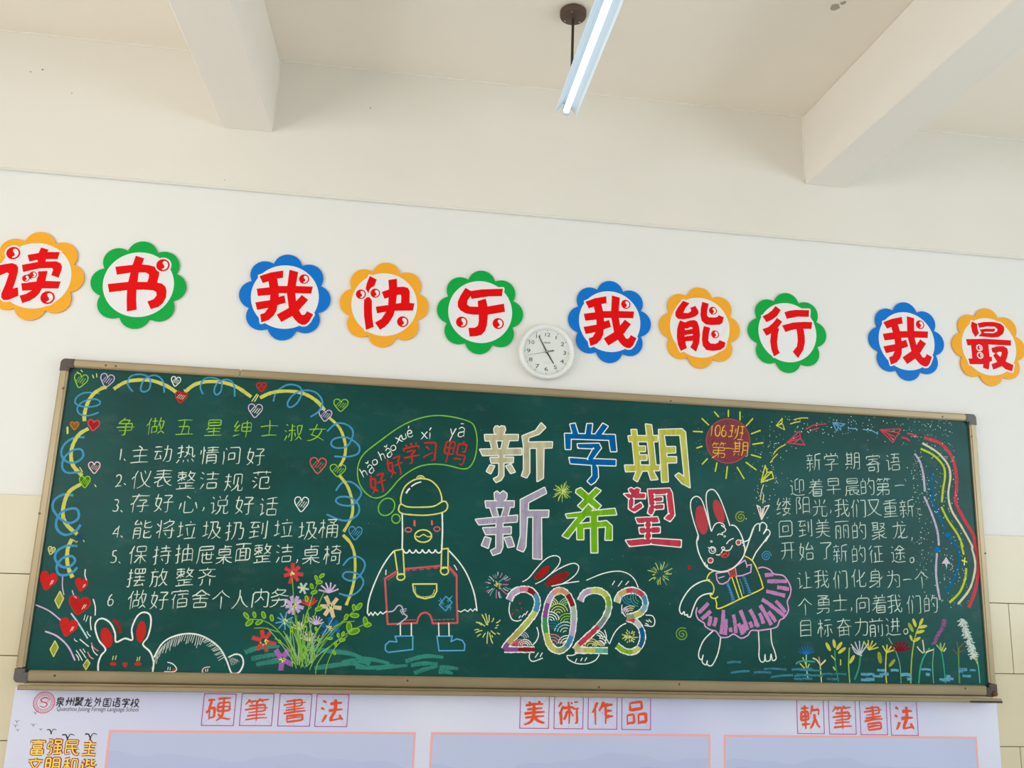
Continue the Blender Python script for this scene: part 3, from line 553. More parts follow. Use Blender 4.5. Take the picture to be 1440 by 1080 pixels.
class Draw:
    def __init__(s): s.cuts = []; s.mb = MB(); s.y = SY-.0004-random.random()*2e-5
    def ny(s): s.y -= 8e-6; s.cuts.append((len(s.mb.v), len(s.mb.f))); return s.y
    def line(s, P, c, w=2, sm=True, closed=False, cover=.9, taper=0):
        Q = [onwall(p[0], p[1], SY) for p in P]
        if sm: Q = smooth(Q, 6, closed)
        s.mb.ribbon(Q, w*PX*.9, s.ny(), chalk(c, cover), closed, taper=taper, sharp=not sm); return s
    def lines(s, LS, c, w=2, sm=True, cover=.9, sysm=None):
        for P in LS: s.line(sysm(P) if sysm else P, c, w, sm, cover=cover)
        return s
    def fill(s, P, c, cover=.8, sm=False, streak=0):
        Q = [onwall(p[0], p[1], SY) for p in P]
        if sm: Q = smooth(Q, 5, True)
        s.mb.flat(Q, s.ny(), chalk(c, cover, streak=streak)); return s
    def ell(s, sysm, cx, cy, rx, ry, c, w=1.8, rot=0, fill=None, cover=.8, n=20):
        r = math.radians(rot); P = [(cx+rx*math.cos(t)*math.cos(r)-ry*math.sin(t)*math.sin(r), cy+rx*math.cos(t)*math.sin(r)+ry*math.sin(t)*math.cos(r)) for t in [2*PI*k/n for k in range(n)]]
        if fill: s.fill(sysm(P), fill, cover)
        if c: s.line(sysm(P), c, w, True, True)
        return s
    def split(s, name, parent=None):
        """every stroke becomes a piece of its own"""
        cuts = s.cuts+[(len(s.mb.v), len(s.mb.f))]
        for (v0, f0), (v1, f1) in zip(cuts, cuts[1:]):
            if v1 == v0: continue
            q = MB(); q.v = s.mb.v[v0:v1]; q.f = [[i-v0 for i in f] for f in s.mb.f[f0:f1]]; used = sorted(set(s.mb.mi[f0:f1])); q.m = [s.mb.m[i] for i in used]; q.mi = [used.index(i) for i in s.mb.mi[f0:f1]]
            q.build(name, parent or board)
    def end(s, name, parent=None, label=None):
        o = s.mb.build(name, parent or board)
        if label: o['label'] = label
        return o

# written lines: every character is a piece of its own
def writing(items, c, w, h, wd, label, rot=5.5, cover=.9, name='chalk_writing'):
    line = empty(name, (onwall(items[0][1], items[0][2], SY)[0], SY, onwall(items[0][1], items[0][2], SY)[1]), board); line['label'] = label
    for it in items:
        ch, px, py = it[:3]; ww, hh = (it[3], it[4]) if len(it) > 4 else (w, h)
        mb = MB(); glyph(mb, ch, px, py, ww, hh, wd, chalk(c, cover), SY-.0005, rot=it[5] if len(it) > 5 else rot, plane=SY)
        mb.build('chalk_character', line)
n, q = 21, 26; TXT = (206, 216, 202)
writing([('争', 177, 600), ('做', 219, 599), ('五', 260, 601), ('星', 301, 601), ('绅', 341, 603), ('士', 379, 602), ('淑', 413, 608), ('女', 445.5, 608)], LIM, 27, 26, 1.6, 'lime green heading of the rules list')
T1 = 'white line of the rules list'
writing([('1', 170, 639, n, q), ('、', 175, 647), ('主', 197, 639), ('动', 229, 638), ('热', 262, 638), ('情', 294.5, 640), ('问', 325.5, 641), ('好', 360, 642)], TXT, 27, 27, 1.6, T1)
writing([('2', 167, 676, n, q), ('、', 176, 681), ('仪', 199, 674), ('表', 230, 672), ('整', 262, 675), ('洁', 294.5, 675), ('规', 329, 678), ('范', 368, 675)], TXT, 28, 28, 1.6, T1)
writing([('3', 163, 711, n, q), ('、', 171, 719), ('存', 197, 707), ('好', 231, 707), ('心', 265.5, 709), (',', 286, 716), ('说', 309, 710), ('好', 344.5, 710), ('话', 378, 712)], TXT, 28, 28, 1.6, T1)
writing([('4', 163, 748, n, q), ('、', 171, 755), ('能', 201, 744), ('将', 233, 744), ('垃', 263, 745), ('圾', 298, 745), ('扔', 330, 746), ('到', 363, 745), ('垃', 399, 743), ('圾', 433, 746), ('桶', 462, 743)], TXT, 28, 28, 1.6, T1)
writing([('5', 160, 783, n, q), ('、', 168, 791), ('保', 194, 780), ('持', 228, 780), ('抽', 259, 778), ('屉', 289, 780), ('桌', 316, 780, 24, 28), ('面', 342, 777, 24, 28), ('整', 369.5, 778), ('洁', 400, 778), (',', 417, 789), ('桌', 438, 780), ('椅', 467, 780)], TXT, 26, 28, 1.6, T1)
writing([('摆', 192, 812), ('放', 224, 812), ('整', 260, 811), ('齐', 291, 811)], TXT, 26, 27, 1.6, T1)
writing([('6', 156, 844, n, q), ('.', 167, 850), ('做', 193, 843), ('好', 224.5, 844), ('宿', 253, 842), ('舍', 282, 842), ('个', 311, 843), ('人', 338, 842), ('内', 366, 841), ('务', 393, 840)], TXT, 27, 28, 1.6, T1)
T2 = 'white line of the new term message'
for its in ([('新', 1144, 650), ('学', 1169, 649), ('期', 1198.5, 648), ('寄', 1228, 652), ('语', 1256, 650)],
            [('迎', 1121, 685), ('着', 1147, 686), ('早', 1172, 684), ('晨', 1198.5, 685), ('的', 1220, 684), ('第', 1242, 684), ('一', 1265, 683, 15, 24)],
            [('缕', 1102, 712), ('阳', 1129, 711), ('光', 1153, 714), (',', 1168, 719), ('我', 1184, 714), ('们', 1207, 715), ('又', 1229, 714), ('重', 1252, 715), ('新', 1275, 715)],
            [('回', 1104.5, 744), ('到', 1132, 743), ('美', 1157, 743), ('丽', 1184, 745), ('的', 1208, 746), ('聚', 1236, 747), ('龙', 1265, 745), (',', 1282, 758)],
            [('开', 1108, 775), ('始', 1134, 775), ('了', 1161.5, 774), ('新', 1181.5, 778), ('的', 1207.5, 779), ('征', 1232, 779), ('途', 1263, 779), ('。', 1282, 788)],
            [('让', 1131, 815.5), ('我', 1155.5, 814), ('们', 1181.5, 815), ('化', 1207.5, 813), ('身', 1231, 813), ('为', 1256, 814), ('一', 1276, 815, 13, 24), ('个', 1296, 815)],
            [('个', 1132, 853), ('勇', 1157, 850), ('士', 1181.5, 847), (',', 1197, 857), ('向', 1213, 849), ('着', 1236, 849), ('我', 1258, 849), ('们', 1285, 850), ('的', 1309, 849)],
            [('目', 1133, 884), ('标', 1160, 883), ('奋', 1187, 882), ('力', 1211, 881), ('前', 1232, 882), ('进', 1256, 881), ('。', 1273.6, 888)]):
    writing(its, (192, 210, 196), 21.5, 24, 1.22, T2, rot=6)

# border of yellow arcs and blue curls
for P in (A([(535, 415), (535, 370), (555, 300), (590, 245), (640, 210), (675, 200)]), A([(720, 212), (790, 170), (870, 155), (960, 158), (1050, 190), (1115, 232)]),
          A([(560, 462), (500, 500), (460, 570), (450, 640), (465, 700), (520, 760)]), A([(515, 812), (440, 860), (405, 940), (400, 1020), (430, 1080), (490, 1130)]),
          C([(455, 170), (430, 230), (425, 300), (435, 360), (460, 415)]), B([(92, 230), (150, 185), (230, 165), (330, 170), (420, 200), (510, 262)]),
          B([(565, 268), (640, 235), (740, 225), (840, 240), (920, 285), (975, 345)])):
    Draw().line(P, (196, 196, 92), 5.2, cover=.86).end('chalk_arc')
for P in (B([(1000, 390), (1070, 460), (1105, 560), (1100, 640), (1070, 700)]), B([(1065, 755), (1120, 830), (1150, 930), (1145, 1020), (1095, 1115)]), D([(1090, 145), (1140, 200), (1165, 280), (1165, 400), (1145, 500), (1110, 590)])):
    Draw().line(P, (196, 196, 92), 4.2, cover=.86).end('chalk_arc')
for P, w_ in ((A([(840, 228), (808, 180), (830, 130), (900, 120), (950, 150), (945, 210), (910, 230), (890, 210), (915, 150), (980, 125), (1030, 160), (1040, 235)]), 2.3),
          (A([(630, 240), (540, 235), (485, 265), (480, 305), (540, 325), (610, 318), (635, 295), (600, 275), (530, 290), (490, 330), (505, 370), (560, 380), (625, 360)]), 2.3),
          (A([(535, 518), (470, 520), (410, 560), (388, 620), (420, 670), (480, 675), (525, 640), (515, 595), (460, 600), (405, 650), (395, 710), (430, 742), (510, 735)]), 3),
          (A([(465, 885), (400, 880), (345, 915), (335, 970), (380, 1030), (440, 1060), (495, 1030), (490, 975), (440, 970), (380, 1000), (355, 1060), (370, 1110), (420, 1135), (480, 1110), (510, 1070)]), 3.4),
          (C([(490, 215), (420, 215), (360, 250), (350, 300), (390, 345), (440, 345), (475, 310), (455, 280), (400, 290), (360, 340), (370, 390), (410, 400), (460, 380), (490, 350)]), 3.4),
          (B([(205, 245), (188, 200), (210, 150), (265, 140), (320, 165), (318, 225), (290, 248), (275, 220), (300, 170), (360, 152), (400, 185), (405, 260)]), 2.3),
          (B([(650, 290), (670, 230), (740, 185), (810, 195), (830, 235), (800, 300), (755, 328), (740, 300), (780, 245), (850, 220), (920, 235), (960, 290), (940, 350), (885, 388)]), 2.5),
          (B([(990, 480), (1050, 430), (1120, 440), (1155, 490), (1120, 570), (1050, 585), (1015, 560), (1040, 525), (1120, 520), (1190, 570), (1185, 620), (1120, 640), (1035, 638)]), 2.6),
          (B([(1045, 855), (1085, 805), (1140, 800), (1190, 835), (1205, 880), (1150, 945), (1080, 945), (1045, 920), (1070, 895), (1140, 900), (1190, 950), (1180, 1010), (1100, 1045), (985, 1005)]), 2.6),
          (D([(1090, 340), (1130, 295), (1190, 285), (1230, 330), (1200, 400), (1140, 435), (1090, 410), (1110, 380), (1180, 390), (1220, 440), (1190, 500), (1130, 530), (1065, 515)]), 2.4)):
    Draw().line(P, (70, 144, 186), w_, cover=.88).end('chalk_curl')
# hearts
HP = [(0, -.28), (.12, -.46), (.30, -.5), (.47, -.36), (.46, -.08), (.28, .2), (0, .5), (-.28, .2), (-.46, -.08), (-.47, -.36), (-.30, -.5), (-.12, -.46)]
def heart(sysm, cx, cy, w_, h_, c, hatch=None, fill=None, rot=0, lw=1.45, hl=False):
    d = Draw(); r = math.radians(rot)
    P = [(cx+(x*w_*math.cos(r)-y*h_*math.sin(r)), cy+(x*w_*math.sin(r)+y*h_*math.cos(r))) for x, y in HP]
    if fill: d.fill(sysm(P), fill, .9, True)
    d.line(sysm(P), c, lw, True, True)
    if hatch:
        for k in range(4):
            t = -.25+.15*k
            d.line(sysm([(cx+(t-.1)*w_, cy+(.05+.05*k)*h_), (cx+(t+.16)*w_, cy+(-.28+.04*k)*h_)]), hatch, 1, False, cover=.7)
    if hl:
        for k in (0, 1): d.line(sysm([(cx+(.14+.1*k)*w_, cy+.2*h_-k*6), (cx+(.26+.08*k)*w_, cy-.05*h_)]), (236, 180, 176), 1.1, False)
    return d.end('chalk_heart')
for a in ((A, 510, 160, 88, 88, LIM, LIM, None, 15), (A, 677, 160, 88, 84, LIL, LIL, None, 12), (A, 1112, 165, 60, 60, WHT, WHT, None, 10), (A, 1145, 265, 76, 70, RED, (225, 190, 170), (120, 52, 44), 8),
          (A, 472, 445, 54, 50, ORG, None, (130, 96, 40), 0), (A, 592, 442, 74, 66, PNK, None, (150, 40, 42), 8), (A, 597, 710, 74, 72, (226, 190, 200), (200, 160, 150), None, 0), (A, 537, 800, 70, 72, LIM, LIM, (60, 110, 40), 0),
          (B, 575, 200, 60, 54, RED, RED, (90, 50, 44), 0), (B, 535, 350, 90, 84, LIL, WHT, None, 4), (B, 978, 380, 82, 72, LIL, LIL, None, 6), (B, 1077, 315, 92, 76, LIM, LIM, None, 3), (B, 932, 697, 104, 98, (212, 96, 88), (200, 90, 84), None, 4),
          (B, 1058, 728, 100, 76, LIM, LIM, None, 2), (B, 828, 942, 90, 92, WHT, WHT, None, 3), (D, 1168, 135, 86, 82, BLU, BLU, None, 4), (C, 325, 245, 44, 48, YEL, YEL, None, 15), (C, 502, 163, 26, 26, (30, 70, 130), None, None, 0)):
    heart(*a)
for a in ((C, 302, 438, 108, 112, RED, None, RED, 14), (C, 515, 462, 76, 76, RED, None, RED, 8), (C, 500, 592, 136, 112, RED, None, (176, 38, 36), 12), (C, 430, 732, 112, 108, RED, None, RED, 16)):
    heart(*a, hl=True)
for cx, cy, w_, h_ in ((375, 555, 56, 108), (343, 865, 52, 100), (548, 965, 42, 66)):
    P = C([(cx+5, cy-h_/2), (cx+w_/2, cy-8), (cx-4, cy+h_/2), (cx-w_/2, cy+4)])
    Draw().fill(P, (150, 156, 66), .75).line(P, YEL, 1.4, False, True).end('chalk_diamond')
d = Draw()
for P, c, w_ in (([(225, 587), (310, 625), (385, 685)], LIL, 1.8), ([(285, 755), (360, 785), (430, 850), (475, 940)], LIL, 2.2), ([(450, 640), (500, 710), (555, 800)], (176, 206, 222), 2.2), ([(397, 410), (395, 470), (405, 525)], LIL, 1.4),
                 ([(540, 362), (538, 400), (549, 432)], WHT, 1.4), ([(457, 495), (468, 528), (485, 545)], LIL, 1.4), ([(590, 550), (603, 600), (602, 655)], WHT, 1.6), ([(575, 660), (572, 700), (578, 748)], WHT, 1.4), ([(505, 805), (535, 830), (562, 852)], WHT, 1.4),
                 ([(578, 825), (590, 855), (622, 880)], (206, 120, 140), 1.5), ([(580, 845), (595, 885), (618, 907)], WHT, 1.2), ([(555, 885), (570, 915), (592, 930)], (206, 150, 160), 1.4), ([(482, 875), (500, 900), (522, 940)], WHT, 1.1), ([(505, 868), (525, 895), (545, 925)], WHT, 1.1),
                 ([(480, 900), (495, 920), (500, 940)], WHT, 1.1), ([(540, 650), (532, 680), (530, 685)], WHT, 1), ([(558, 655), (545, 690), (543, 692)], WHT, 1), ([(550, 755), (560, 775), (575, 788)], WHT, 1.1), ([(470, 800), (475, 812), (490, 820)], WHT, 1), ([(525, 865), (532, 875), (540, 890)], WHT, 1)):
    d.line(C(P), c, w_)
d.split('chalk_streamer')
d = Draw()
for P in ([(488, 103), (498, 115)], [(513, 92), (521, 102)], [(586, 124), (593, 142)], [(611, 115), (613, 136)], [(505, 708), (522, 736)], [(600, 818), (608, 830)], [(1165, 215), (1170, 228)]): d.line(A(P), YEL, 1.4, False)
d.line(A([(427, 455), (428, 492)]), YEL, 2.6, False); d.lines([[(545, 245), (515, 288)], [(555, 250), (532, 290)]], YEL, 1.6, False, sysm=B)
d.lines([[(462, 178), (478, 186)], [(482, 192), (490, 186)], [(528, 180), (534, 188)]], YEL, 1.2, False, sysm=C)
d.split('chalk_dash')

# bunny peeping over the lower rail and the sleeping white head beside it
d = Draw()
d.line(C([(622, 1018), (622, 960), (640, 908), (668, 868), (625, 810), (602, 730), (618, 685), (655, 675), (700, 705), (728, 765), (735, 822), (790, 800), (838, 808), (834, 740), (865, 665), (905, 635), (948, 650), (955, 710), (935, 790), (905, 838), (950, 885), (972, 950), (965, 1018)]), WHT, 2.2)
d.ell(C, 675, 795, 36, 64, None, 0, -14, (190, 44, 40), .88); d.ell(C, 893, 758, 29, 68, None, 0, 8, (190, 44, 40), .88)
d.line(C([(715, 682), (745, 705), (762, 765)]), (150, 40, 38), 4, cover=.75)
d.ell(C, 716, 961, 21, 11, None, 0, 0, RED); d.ell(C, 873, 961, 23, 11, None, 0, 0, RED); d.fill(C([(775, 955), (808, 952), (800, 978), (790, 985), (778, 972)]), RED)
d.lines([[(718, 912), (712, 935)], [(736, 910), (730, 933)], [(872, 920), (866, 942)], [(886, 916), (880, 940)]], YEL, 1.2, False, sysm=C)
d.end('chalk_bunny', label='white chalk bunny with red ears peeping over the lower rail')
d = Draw()
d.line(D([(-105, 920), (-60, 840), (0, 795), (100, 770), (200, 785), (300, 850), (350, 930), (380, 1010), (398, 1022), (435, 1012), (460, 960), (448, 912), (410, 900), (365, 920)]), WHT, 2.2)
for k in range(46):
    t = k/45; a = PI*(.98-t*.86); x = 128+235*math.cos(a); y = 995-222*math.sin(a); L_ = random.uniform(34, 80)
    d.line(D([(x, y), (x-12-10*t+random.uniform(-4, 4)+(24 if t > .75 else 0)*-1, y+L_*(1 if t < .7 else .35))]), (190, 200, 192), 1, False, cover=.7)
for k in range(6): d.line(D([(374+k*9, 922+abs(k-2)*4), (388+k*9, 972-k*5)]), (190, 200, 192), .8, False, cover=.6)
d.line(D([(-20, 950), (15, 962), (38, 992), (20, 1010), (-40, 1010)]), WHT, 1.4); d.fill(D([(14, 990), (34, 990), (26, 1006), (12, 1004)]), RED)
d.line(D([(250, 980), (215, 985), (200, 1005), (215, 1022), (250, 1022)]), (226, 180, 184), 1.5); d.line(D([(208, 990), (206, 1012)]), RED, 1.6); d.lines([[(222, 995), (222, 1010)], [(236, 992), (233, 1008)], [(-15, 980), (-18, 998)], [(-2, 984), (-4, 1000)]], WHT, .9, False, sysm=D)
d.end('chalk_sleeping_animal', label='white chalk outline of a sleeping animal with fur hatching')

# ground strokes and flower bouquet
d = Draw()
for P in ([(470, 890), (560, 858), (690, 850)], [(510, 930), (640, 905), (770, 905)], [(540, 965), (650, 945), (700, 945)], [(850, 860), (1000, 880), (1100, 890), (1180, 910), (1265, 955)], [(1080, 955), (1180, 940), (1260, 965)], [(910, 988), (1050, 968), (1150, 960), (1260, 990)]):
    d.line(D(P), (54, 130, 114), 6.4, cover=.78, taper=.4)
for P in ([(0, 925), (100, 932), (215, 958)], [(0, 980), (110, 985), (240, 968)], [(130, 988), (220, 980), (330, 970)], [(315, 945), (440, 912), (555, 920)], [(350, 970), (430, 958), (520, 960)], [(370, 1020), (440, 995), (520, 975)], [(530, 985), (590, 985), (650, 992)], [(525, 1012), (570, 1010), (615, 1022)]):
    d.line(F(P), (54, 130, 114), 6, cover=.78, taper=.4)
d.split('chalk_ground_stroke')
d = Draw()
for k in range(36):
    x0 = random.gauss(845, 34); y0 = random.uniform(925, 1000); an = random.gauss(0, .33); L_ = random.uniform(150, 340)
    x1 = x0+math.sin(an)*L_*1.5; y1 = y0-math.cos(an)*L_
    d.line(D([(x0, y0), ((x0+x1)/2-math.sin(an)*22, (y0+y1)/2), (x1, y1)]), random.choice([GRN, (96, 158, 70), LIM, (130, 176, 96), (150, 178, 150)]), 1.1, cover=.85)
for P in ([(840, 980), (800, 760), (780, 560), (770, 420)], [(850, 960), (880, 760), (930, 600), (980, 490)], [(855, 940), (840, 760), (860, 640), (890, 600)], [(835, 980), (815, 800), (812, 745)], [(480, 678), (560, 682), (640, 715), (720, 800), (770, 900), (795, 990)], [(528, 735), (600, 735), (680, 760)], [(955, 405), (905, 510), (865, 640), (835, 800), (832, 960)],
          [(1190, 600), (1100, 680), (990, 790), (900, 950), (880, 1000)], [(1260, 695), (1130, 760), (1010, 850), (930, 960), (918, 1025)], [(1120, 780), (1040, 860), (995, 950), (978, 1025)], [(1165, 690), (1060, 710), (960, 800), (880, 950)], [(660, 800), (740, 860), (800, 960)]):
    d.line(D(P), GRN, 1.4)
d.end('chalk_stem')['kind'] = 'stuff'
d = Draw()
for x, y, r, rot in ((478, 655, 22, 50), (530, 650, 18, 75), (588, 652, 22, 70), (640, 670, 20, 80), (498, 700, 28, -40), (560, 697, 24, -30), (957, 403, 18, -35), (940, 445, 20, -10), (922, 418, 17, 70), (893, 470, 17, 70), (908, 508, 20, -20), (860, 548, 18, 80), (938, 612, 24, -20),
                     (1160, 605, 20, 80), (1192, 598, 26, -50), (1165, 655, 26, 0), (1110, 665, 20, -70), (1130, 730, 32, 85), (1160, 755, 36, -15), (1232, 690, 26, 80), (1248, 715, 22, -10), (1090, 770, 14, -60), (1085, 810, 18, -10), (1060, 780, 13, 80), (1045, 838, 13, 80), (860, 680, 20, 85), (765, 745, 14, 80), (1010, 800, 14, 0), (1035, 890, 13, 60), (690, 820, 12, 60), (920, 740, 12, 70), (935, 808, 13, 80)):
    d.ell(D, x, y, r, r*.5, LIM, 1.3, rot, (84, 140, 40), .85, 10)
d.end('chalk_leaf')['kind'] = 'stuff'
def petals(sysm, cx, cy, r, k, c, w_, a0=0, cen=True, r0=.22, sq=1):
    d = Draw()
    for i in range(k):
        a = a0+2*PI*i/k+random.uniform(-.12, .12); R1 = r*random.uniform(.9, 1.08)
        d.line(sysm([(cx+r*r0*math.cos(a), cy+r*r0*math.sin(a)*sq), (cx+R1*math.cos(a), cy+R1*math.sin(a)*sq)]), c, w_, False if w_ < 3 else True, cover=.82)
    if cen:
        for i in range(12): x, y = cx+random.gauss(0, r*.13), cy+random.gauss(0, r*.13); d.line(sysm([(x, y), (x+4, y+4)]), (220, 214, 110), 1.3, False)
    return d.end('chalk_flower')
petals(D, 773, 387, 64, 7, (200, 62, 66), 5, .1); petals(D, 780, 590, 60, 9, (186, 160, 200), 5, .2); petals(D, 1012, 600, 70, 6, (206, 190, 150), 5.8, .15); petals(D, 590, 815, 78, 6, (200, 62, 62), 5.4, .25)
petals(D, 722, 692, 54, 9, STL, 2, .1); petals(D, 1013, 732, 66, 6, (22, 96, 160), 5.4, .35); petals(D, 705, 932, 70, 5, (160, 96, 170), 6.5, .35); petals(D, 838, 482, 38, 6, (170, 200, 196), 3, .1); petals(D, 745, 800, 20, 7, (60, 140, 160), 1.6, 0, False)
def fan(sysm, cx, cy, r, k, c, w_, a0=-150, a1=-30, name='chalk_flower'):
    d = Draw()
    for i in range(k):
        a = math.radians(a0+(a1-a0)*i/(k-1)); d.line(sysm([(cx, cy), (cx+r*.55*math.cos(a)+3, cy+r*.55*math.sin(a)), (cx+r*math.cos(a), cy+r*math.sin(a))]), c, w_, True, cover=.85)
    return d.end(name)
fan(D, 1000, 510, 66, 6, LIL, 2.2, -165, -20); fan(D, 880, 596, 60, 7, (206, 62, 60), 1.8, -155, -40); fan(D, 812, 748, 54, 7, YEL, 1.6, -155, -30); fan(D, 915, 712, 56, 7, LIL, 1.8, -150, -15); fan(D, 870, 815, 60, 7, (220, 176, 196), 1.6, -160, -5)

# thought bubble, its words and the duck in dungarees
d = Draw()
d.line(E([(120, 450), (160, 380), (260, 300), (400, 200), (520, 145), (640, 120), (760, 128), (880, 160), (920, 200), (937, 290), (925, 400), (890, 470), (840, 488), (740, 465), (650, 455), (560, 465), (480, 500), (400, 560), (340, 630), (290, 675), (230, 688), (175, 660), (130, 600), (112, 530)]), (120, 182, 58), 1.8, True, True)
d.ell(E, 312, 750, 52, 64, (120, 182, 58), 1.8, 38); d.ell(E, 377, 832, 29, 31, (120, 182, 58), 1.8); d.end('chalk_thought_bubble')
writing([('好', 532, 679, 25, 29, 22), ('好', 556, 655, 25, 29, 28), ('学', 579, 637, 25, 30, 14), ('习', 604, 635, 22, 30, 4), ('鸭', 640, 636, 35, 34, -4)], (196, 40, 34), 25, 30, 2.2, 'red words in the thought bubble')
writing([('h', 511, 664, 19, 21, 38), ('ǎ', 520, 657, 17, 22, 38), ('o', 527, 650, 17, 17, 30), ('h', 537, 640, 19, 21, 33), ('ǎ', 545.5, 634, 17, 22, 33), ('o', 553, 630, 17, 17, 30),
         ('x', 561, 618, 19, 18, 25), ('u', 568, 614, 18, 18, 25), ('é', 576, 607, 19, 23, 20), ('x', 597, 612, 19, 20, 8), ('í', 605, 609, 19, 24, 8), ('y', 636, 612, 21, 27, 0), ('ā', 649, 605, 21, 25, 0)], WHT, 18, 20, 1.4, 'white pinyin words in the thought bubble')
duck = empty('chalk_duck', (onwall(592, 800, SY)[0], SY, onwall(592, 800, SY)[1]), board); duck['label'] = 'outlined duck with a round hat, dungarees and blue boots'
HY = (212, 212, 112)
d = Draw(); d.line(E([(412, 735), (412, 680), (440, 610), (500, 565), (560, 555), (620, 570), (670, 620), (692, 680), (692, 715)]), HY, 2.1); d.line(E([(518, 558), (528, 540), (550, 535), (570, 545), (575, 560)]), HY, 1.8); d.line(E([(532, 552), (548, 546), (560, 552)]), HY, 1.2)
d.line(E([(412, 732), (460, 750), (560, 752), (640, 745), (697, 714), (722, 716), (734, 745), (715, 780), (650, 800), (560, 808), (440, 800), (402, 785), (396, 760)]), HY, 2.1, True, True)
d.line(E([(447, 657), (458, 638), (473, 622)]), WHT, 2.6); d.line(E([(482, 610), (512, 590), (552, 577)]), WHT, 2); d.end('hat', duck)
d = Draw(); d.lines([[(295, 5), (297, 120), (295, 240)], [(548, 5), (550, 120), (545, 237)]], WHT, 2.3, sysm=F)
for i in range(6):
    x = 300+i*41; d.line(F([(x, 238), (x+10, 254), (x+22, 259), (x+34, 252), (x+41, 237)]), WHT, 2.1)
d.line(F([(373, 56), (373, 86)]), (220, 96, 106), 2.8, False); d.line(F([(483, 57), (484, 80)]), (220, 96, 106), 2.4, False); d.ell(F, 334, 113, 20, 14, (214, 100, 104), 1.6); d.ell(F, 515, 108, 19, 14, (214, 100, 104), 1.6)
d.ell(F, 428, 152, 53, 39, HY, 2.1); d.line(F([(382, 152), (400, 158), (418, 148), (430, 142), (445, 150), (460, 157), (478, 153)]), HY, 1.6); d.end('head', duck)
d = Draw(); d.line(F([(245, 245), (210, 285), (165, 355), (125, 440), (95, 520), (80, 580), (75, 640)]), WHT, 2); d.line(F([(585, 238), (650, 310), (700, 385), (740, 480), (758, 550), (768, 625)]), WHT, 2)
d.line(F([(75, 638), (85, 655), (97, 635), (110, 655), (122, 633), (140, 652), (157, 632), (172, 645), (197, 628)]), WHT, 1.7, False); d.line(F([(768, 625), (755, 612), (742, 628), (727, 613), (710, 630), (692, 618), (665, 632), (648, 625)]), WHT, 1.5, False)
d.lines([[(193, 365), (191, 398)], [(622, 335), (632, 348), (642, 368)]], WHT, 1.4, sysm=F); d.split('body', duck); d = Draw(); d.lines([[(283, 706), (284, 782)], [(353, 706), (353, 782)], [(525, 704), (528, 782)], [(590, 704), (592, 782)]], WHT, 1.8, False, sysm=F); d.split('leg', duck)
OP = (206, 84, 92)
d = Draw(); d.line(F([(262, 374), (186, 422), (194, 560), (203, 710), (388, 702), (397, 668), (415, 643), (445, 635), (470, 650), (482, 678), (488, 705), (645, 702), (640, 540), (640, 400), (590, 345)]), OP, 2.6, False); d.line(F([(310, 360), (430, 350), (540, 340)]), OP, 2.6)
for a, b in (((205, 430), (262, 388)), ((315, 372), (540, 352)), ((595, 360), (632, 410)), ((310, 685), (385, 682)), ((495, 682), (635, 678))):
    for k in range(5): d.line(F([(a[0]+(b[0]-a[0])*k/5, a[1]+(b[1]-a[1])*k/5), (a[0]+(b[0]-a[0])*(k+.55)/5, a[1]+(b[1]-a[1])*(k+.55)/5)]), OP, 1.2, False)
d.end('dungarees', duck)
d = Draw(); d.line(F([(246, 245), (300, 235), (309, 392), (268, 396)]), HY, 2.1, False, True); d.ell(F, 287, 411, 25, 20, HY, 2.1, -8); d.line(F([(545, 235), (586, 230), (585, 350), (541, 358)]), HY, 2.1, False, True); d.ell(F, 563, 373, 25, 24, HY, 2.1)
d.line(F([(362, 456), (513, 455), (514, 500), (495, 535), (440, 549), (390, 535), (368, 500)]), HY, 2.2, False, True); d.line(F([(378, 470), (380, 505), (400, 530), (440, 537), (485, 525), (500, 490)]), HY, 1, cover=.6); d.end('straps_and_pocket', duck)
d = Draw(); d.line(F([(572, 533), (611, 572), (570, 626), (530, 588)]), BLU, 1.8, False, True)
d.lines([[(535, 545), (558, 582)], [(525, 560), (552, 570)], [(585, 570), (612, 530)], [(580, 562), (600, 540)], [(580, 590), (607, 605)], [(592, 585), (602, 620)], [(570, 600), (600, 600)], [(540, 570), (548, 590)]], BLU, 1.1, False, sysm=F); d.end('patch', duck)
d = Draw(); d.line(F([(205, 632), (240, 625), (268, 593), (292, 598), (305, 640), (326, 662), (300, 688), (262, 714)]), (190, 180, 200), 1.8); d.lines([[(285, 620), (322, 612)], [(290, 632), (320, 625)], [(282, 625), (300, 650)]], (190, 180, 200), 1.1, False, sysm=F); d.end('smudge', duck)
d = Draw(); d.line(F([(250, 786), (362, 784), (362, 870), (205, 888), (188, 872), (190, 840), (215, 818), (262, 822)]), (88, 158, 204), 2, False, True); d.line(F([(515, 786), (612, 785), (604, 820), (640, 803), (675, 812), (692, 840), (688, 876), (528, 878)]), (88, 158, 204), 2, False, True); d.end('boots', duck)

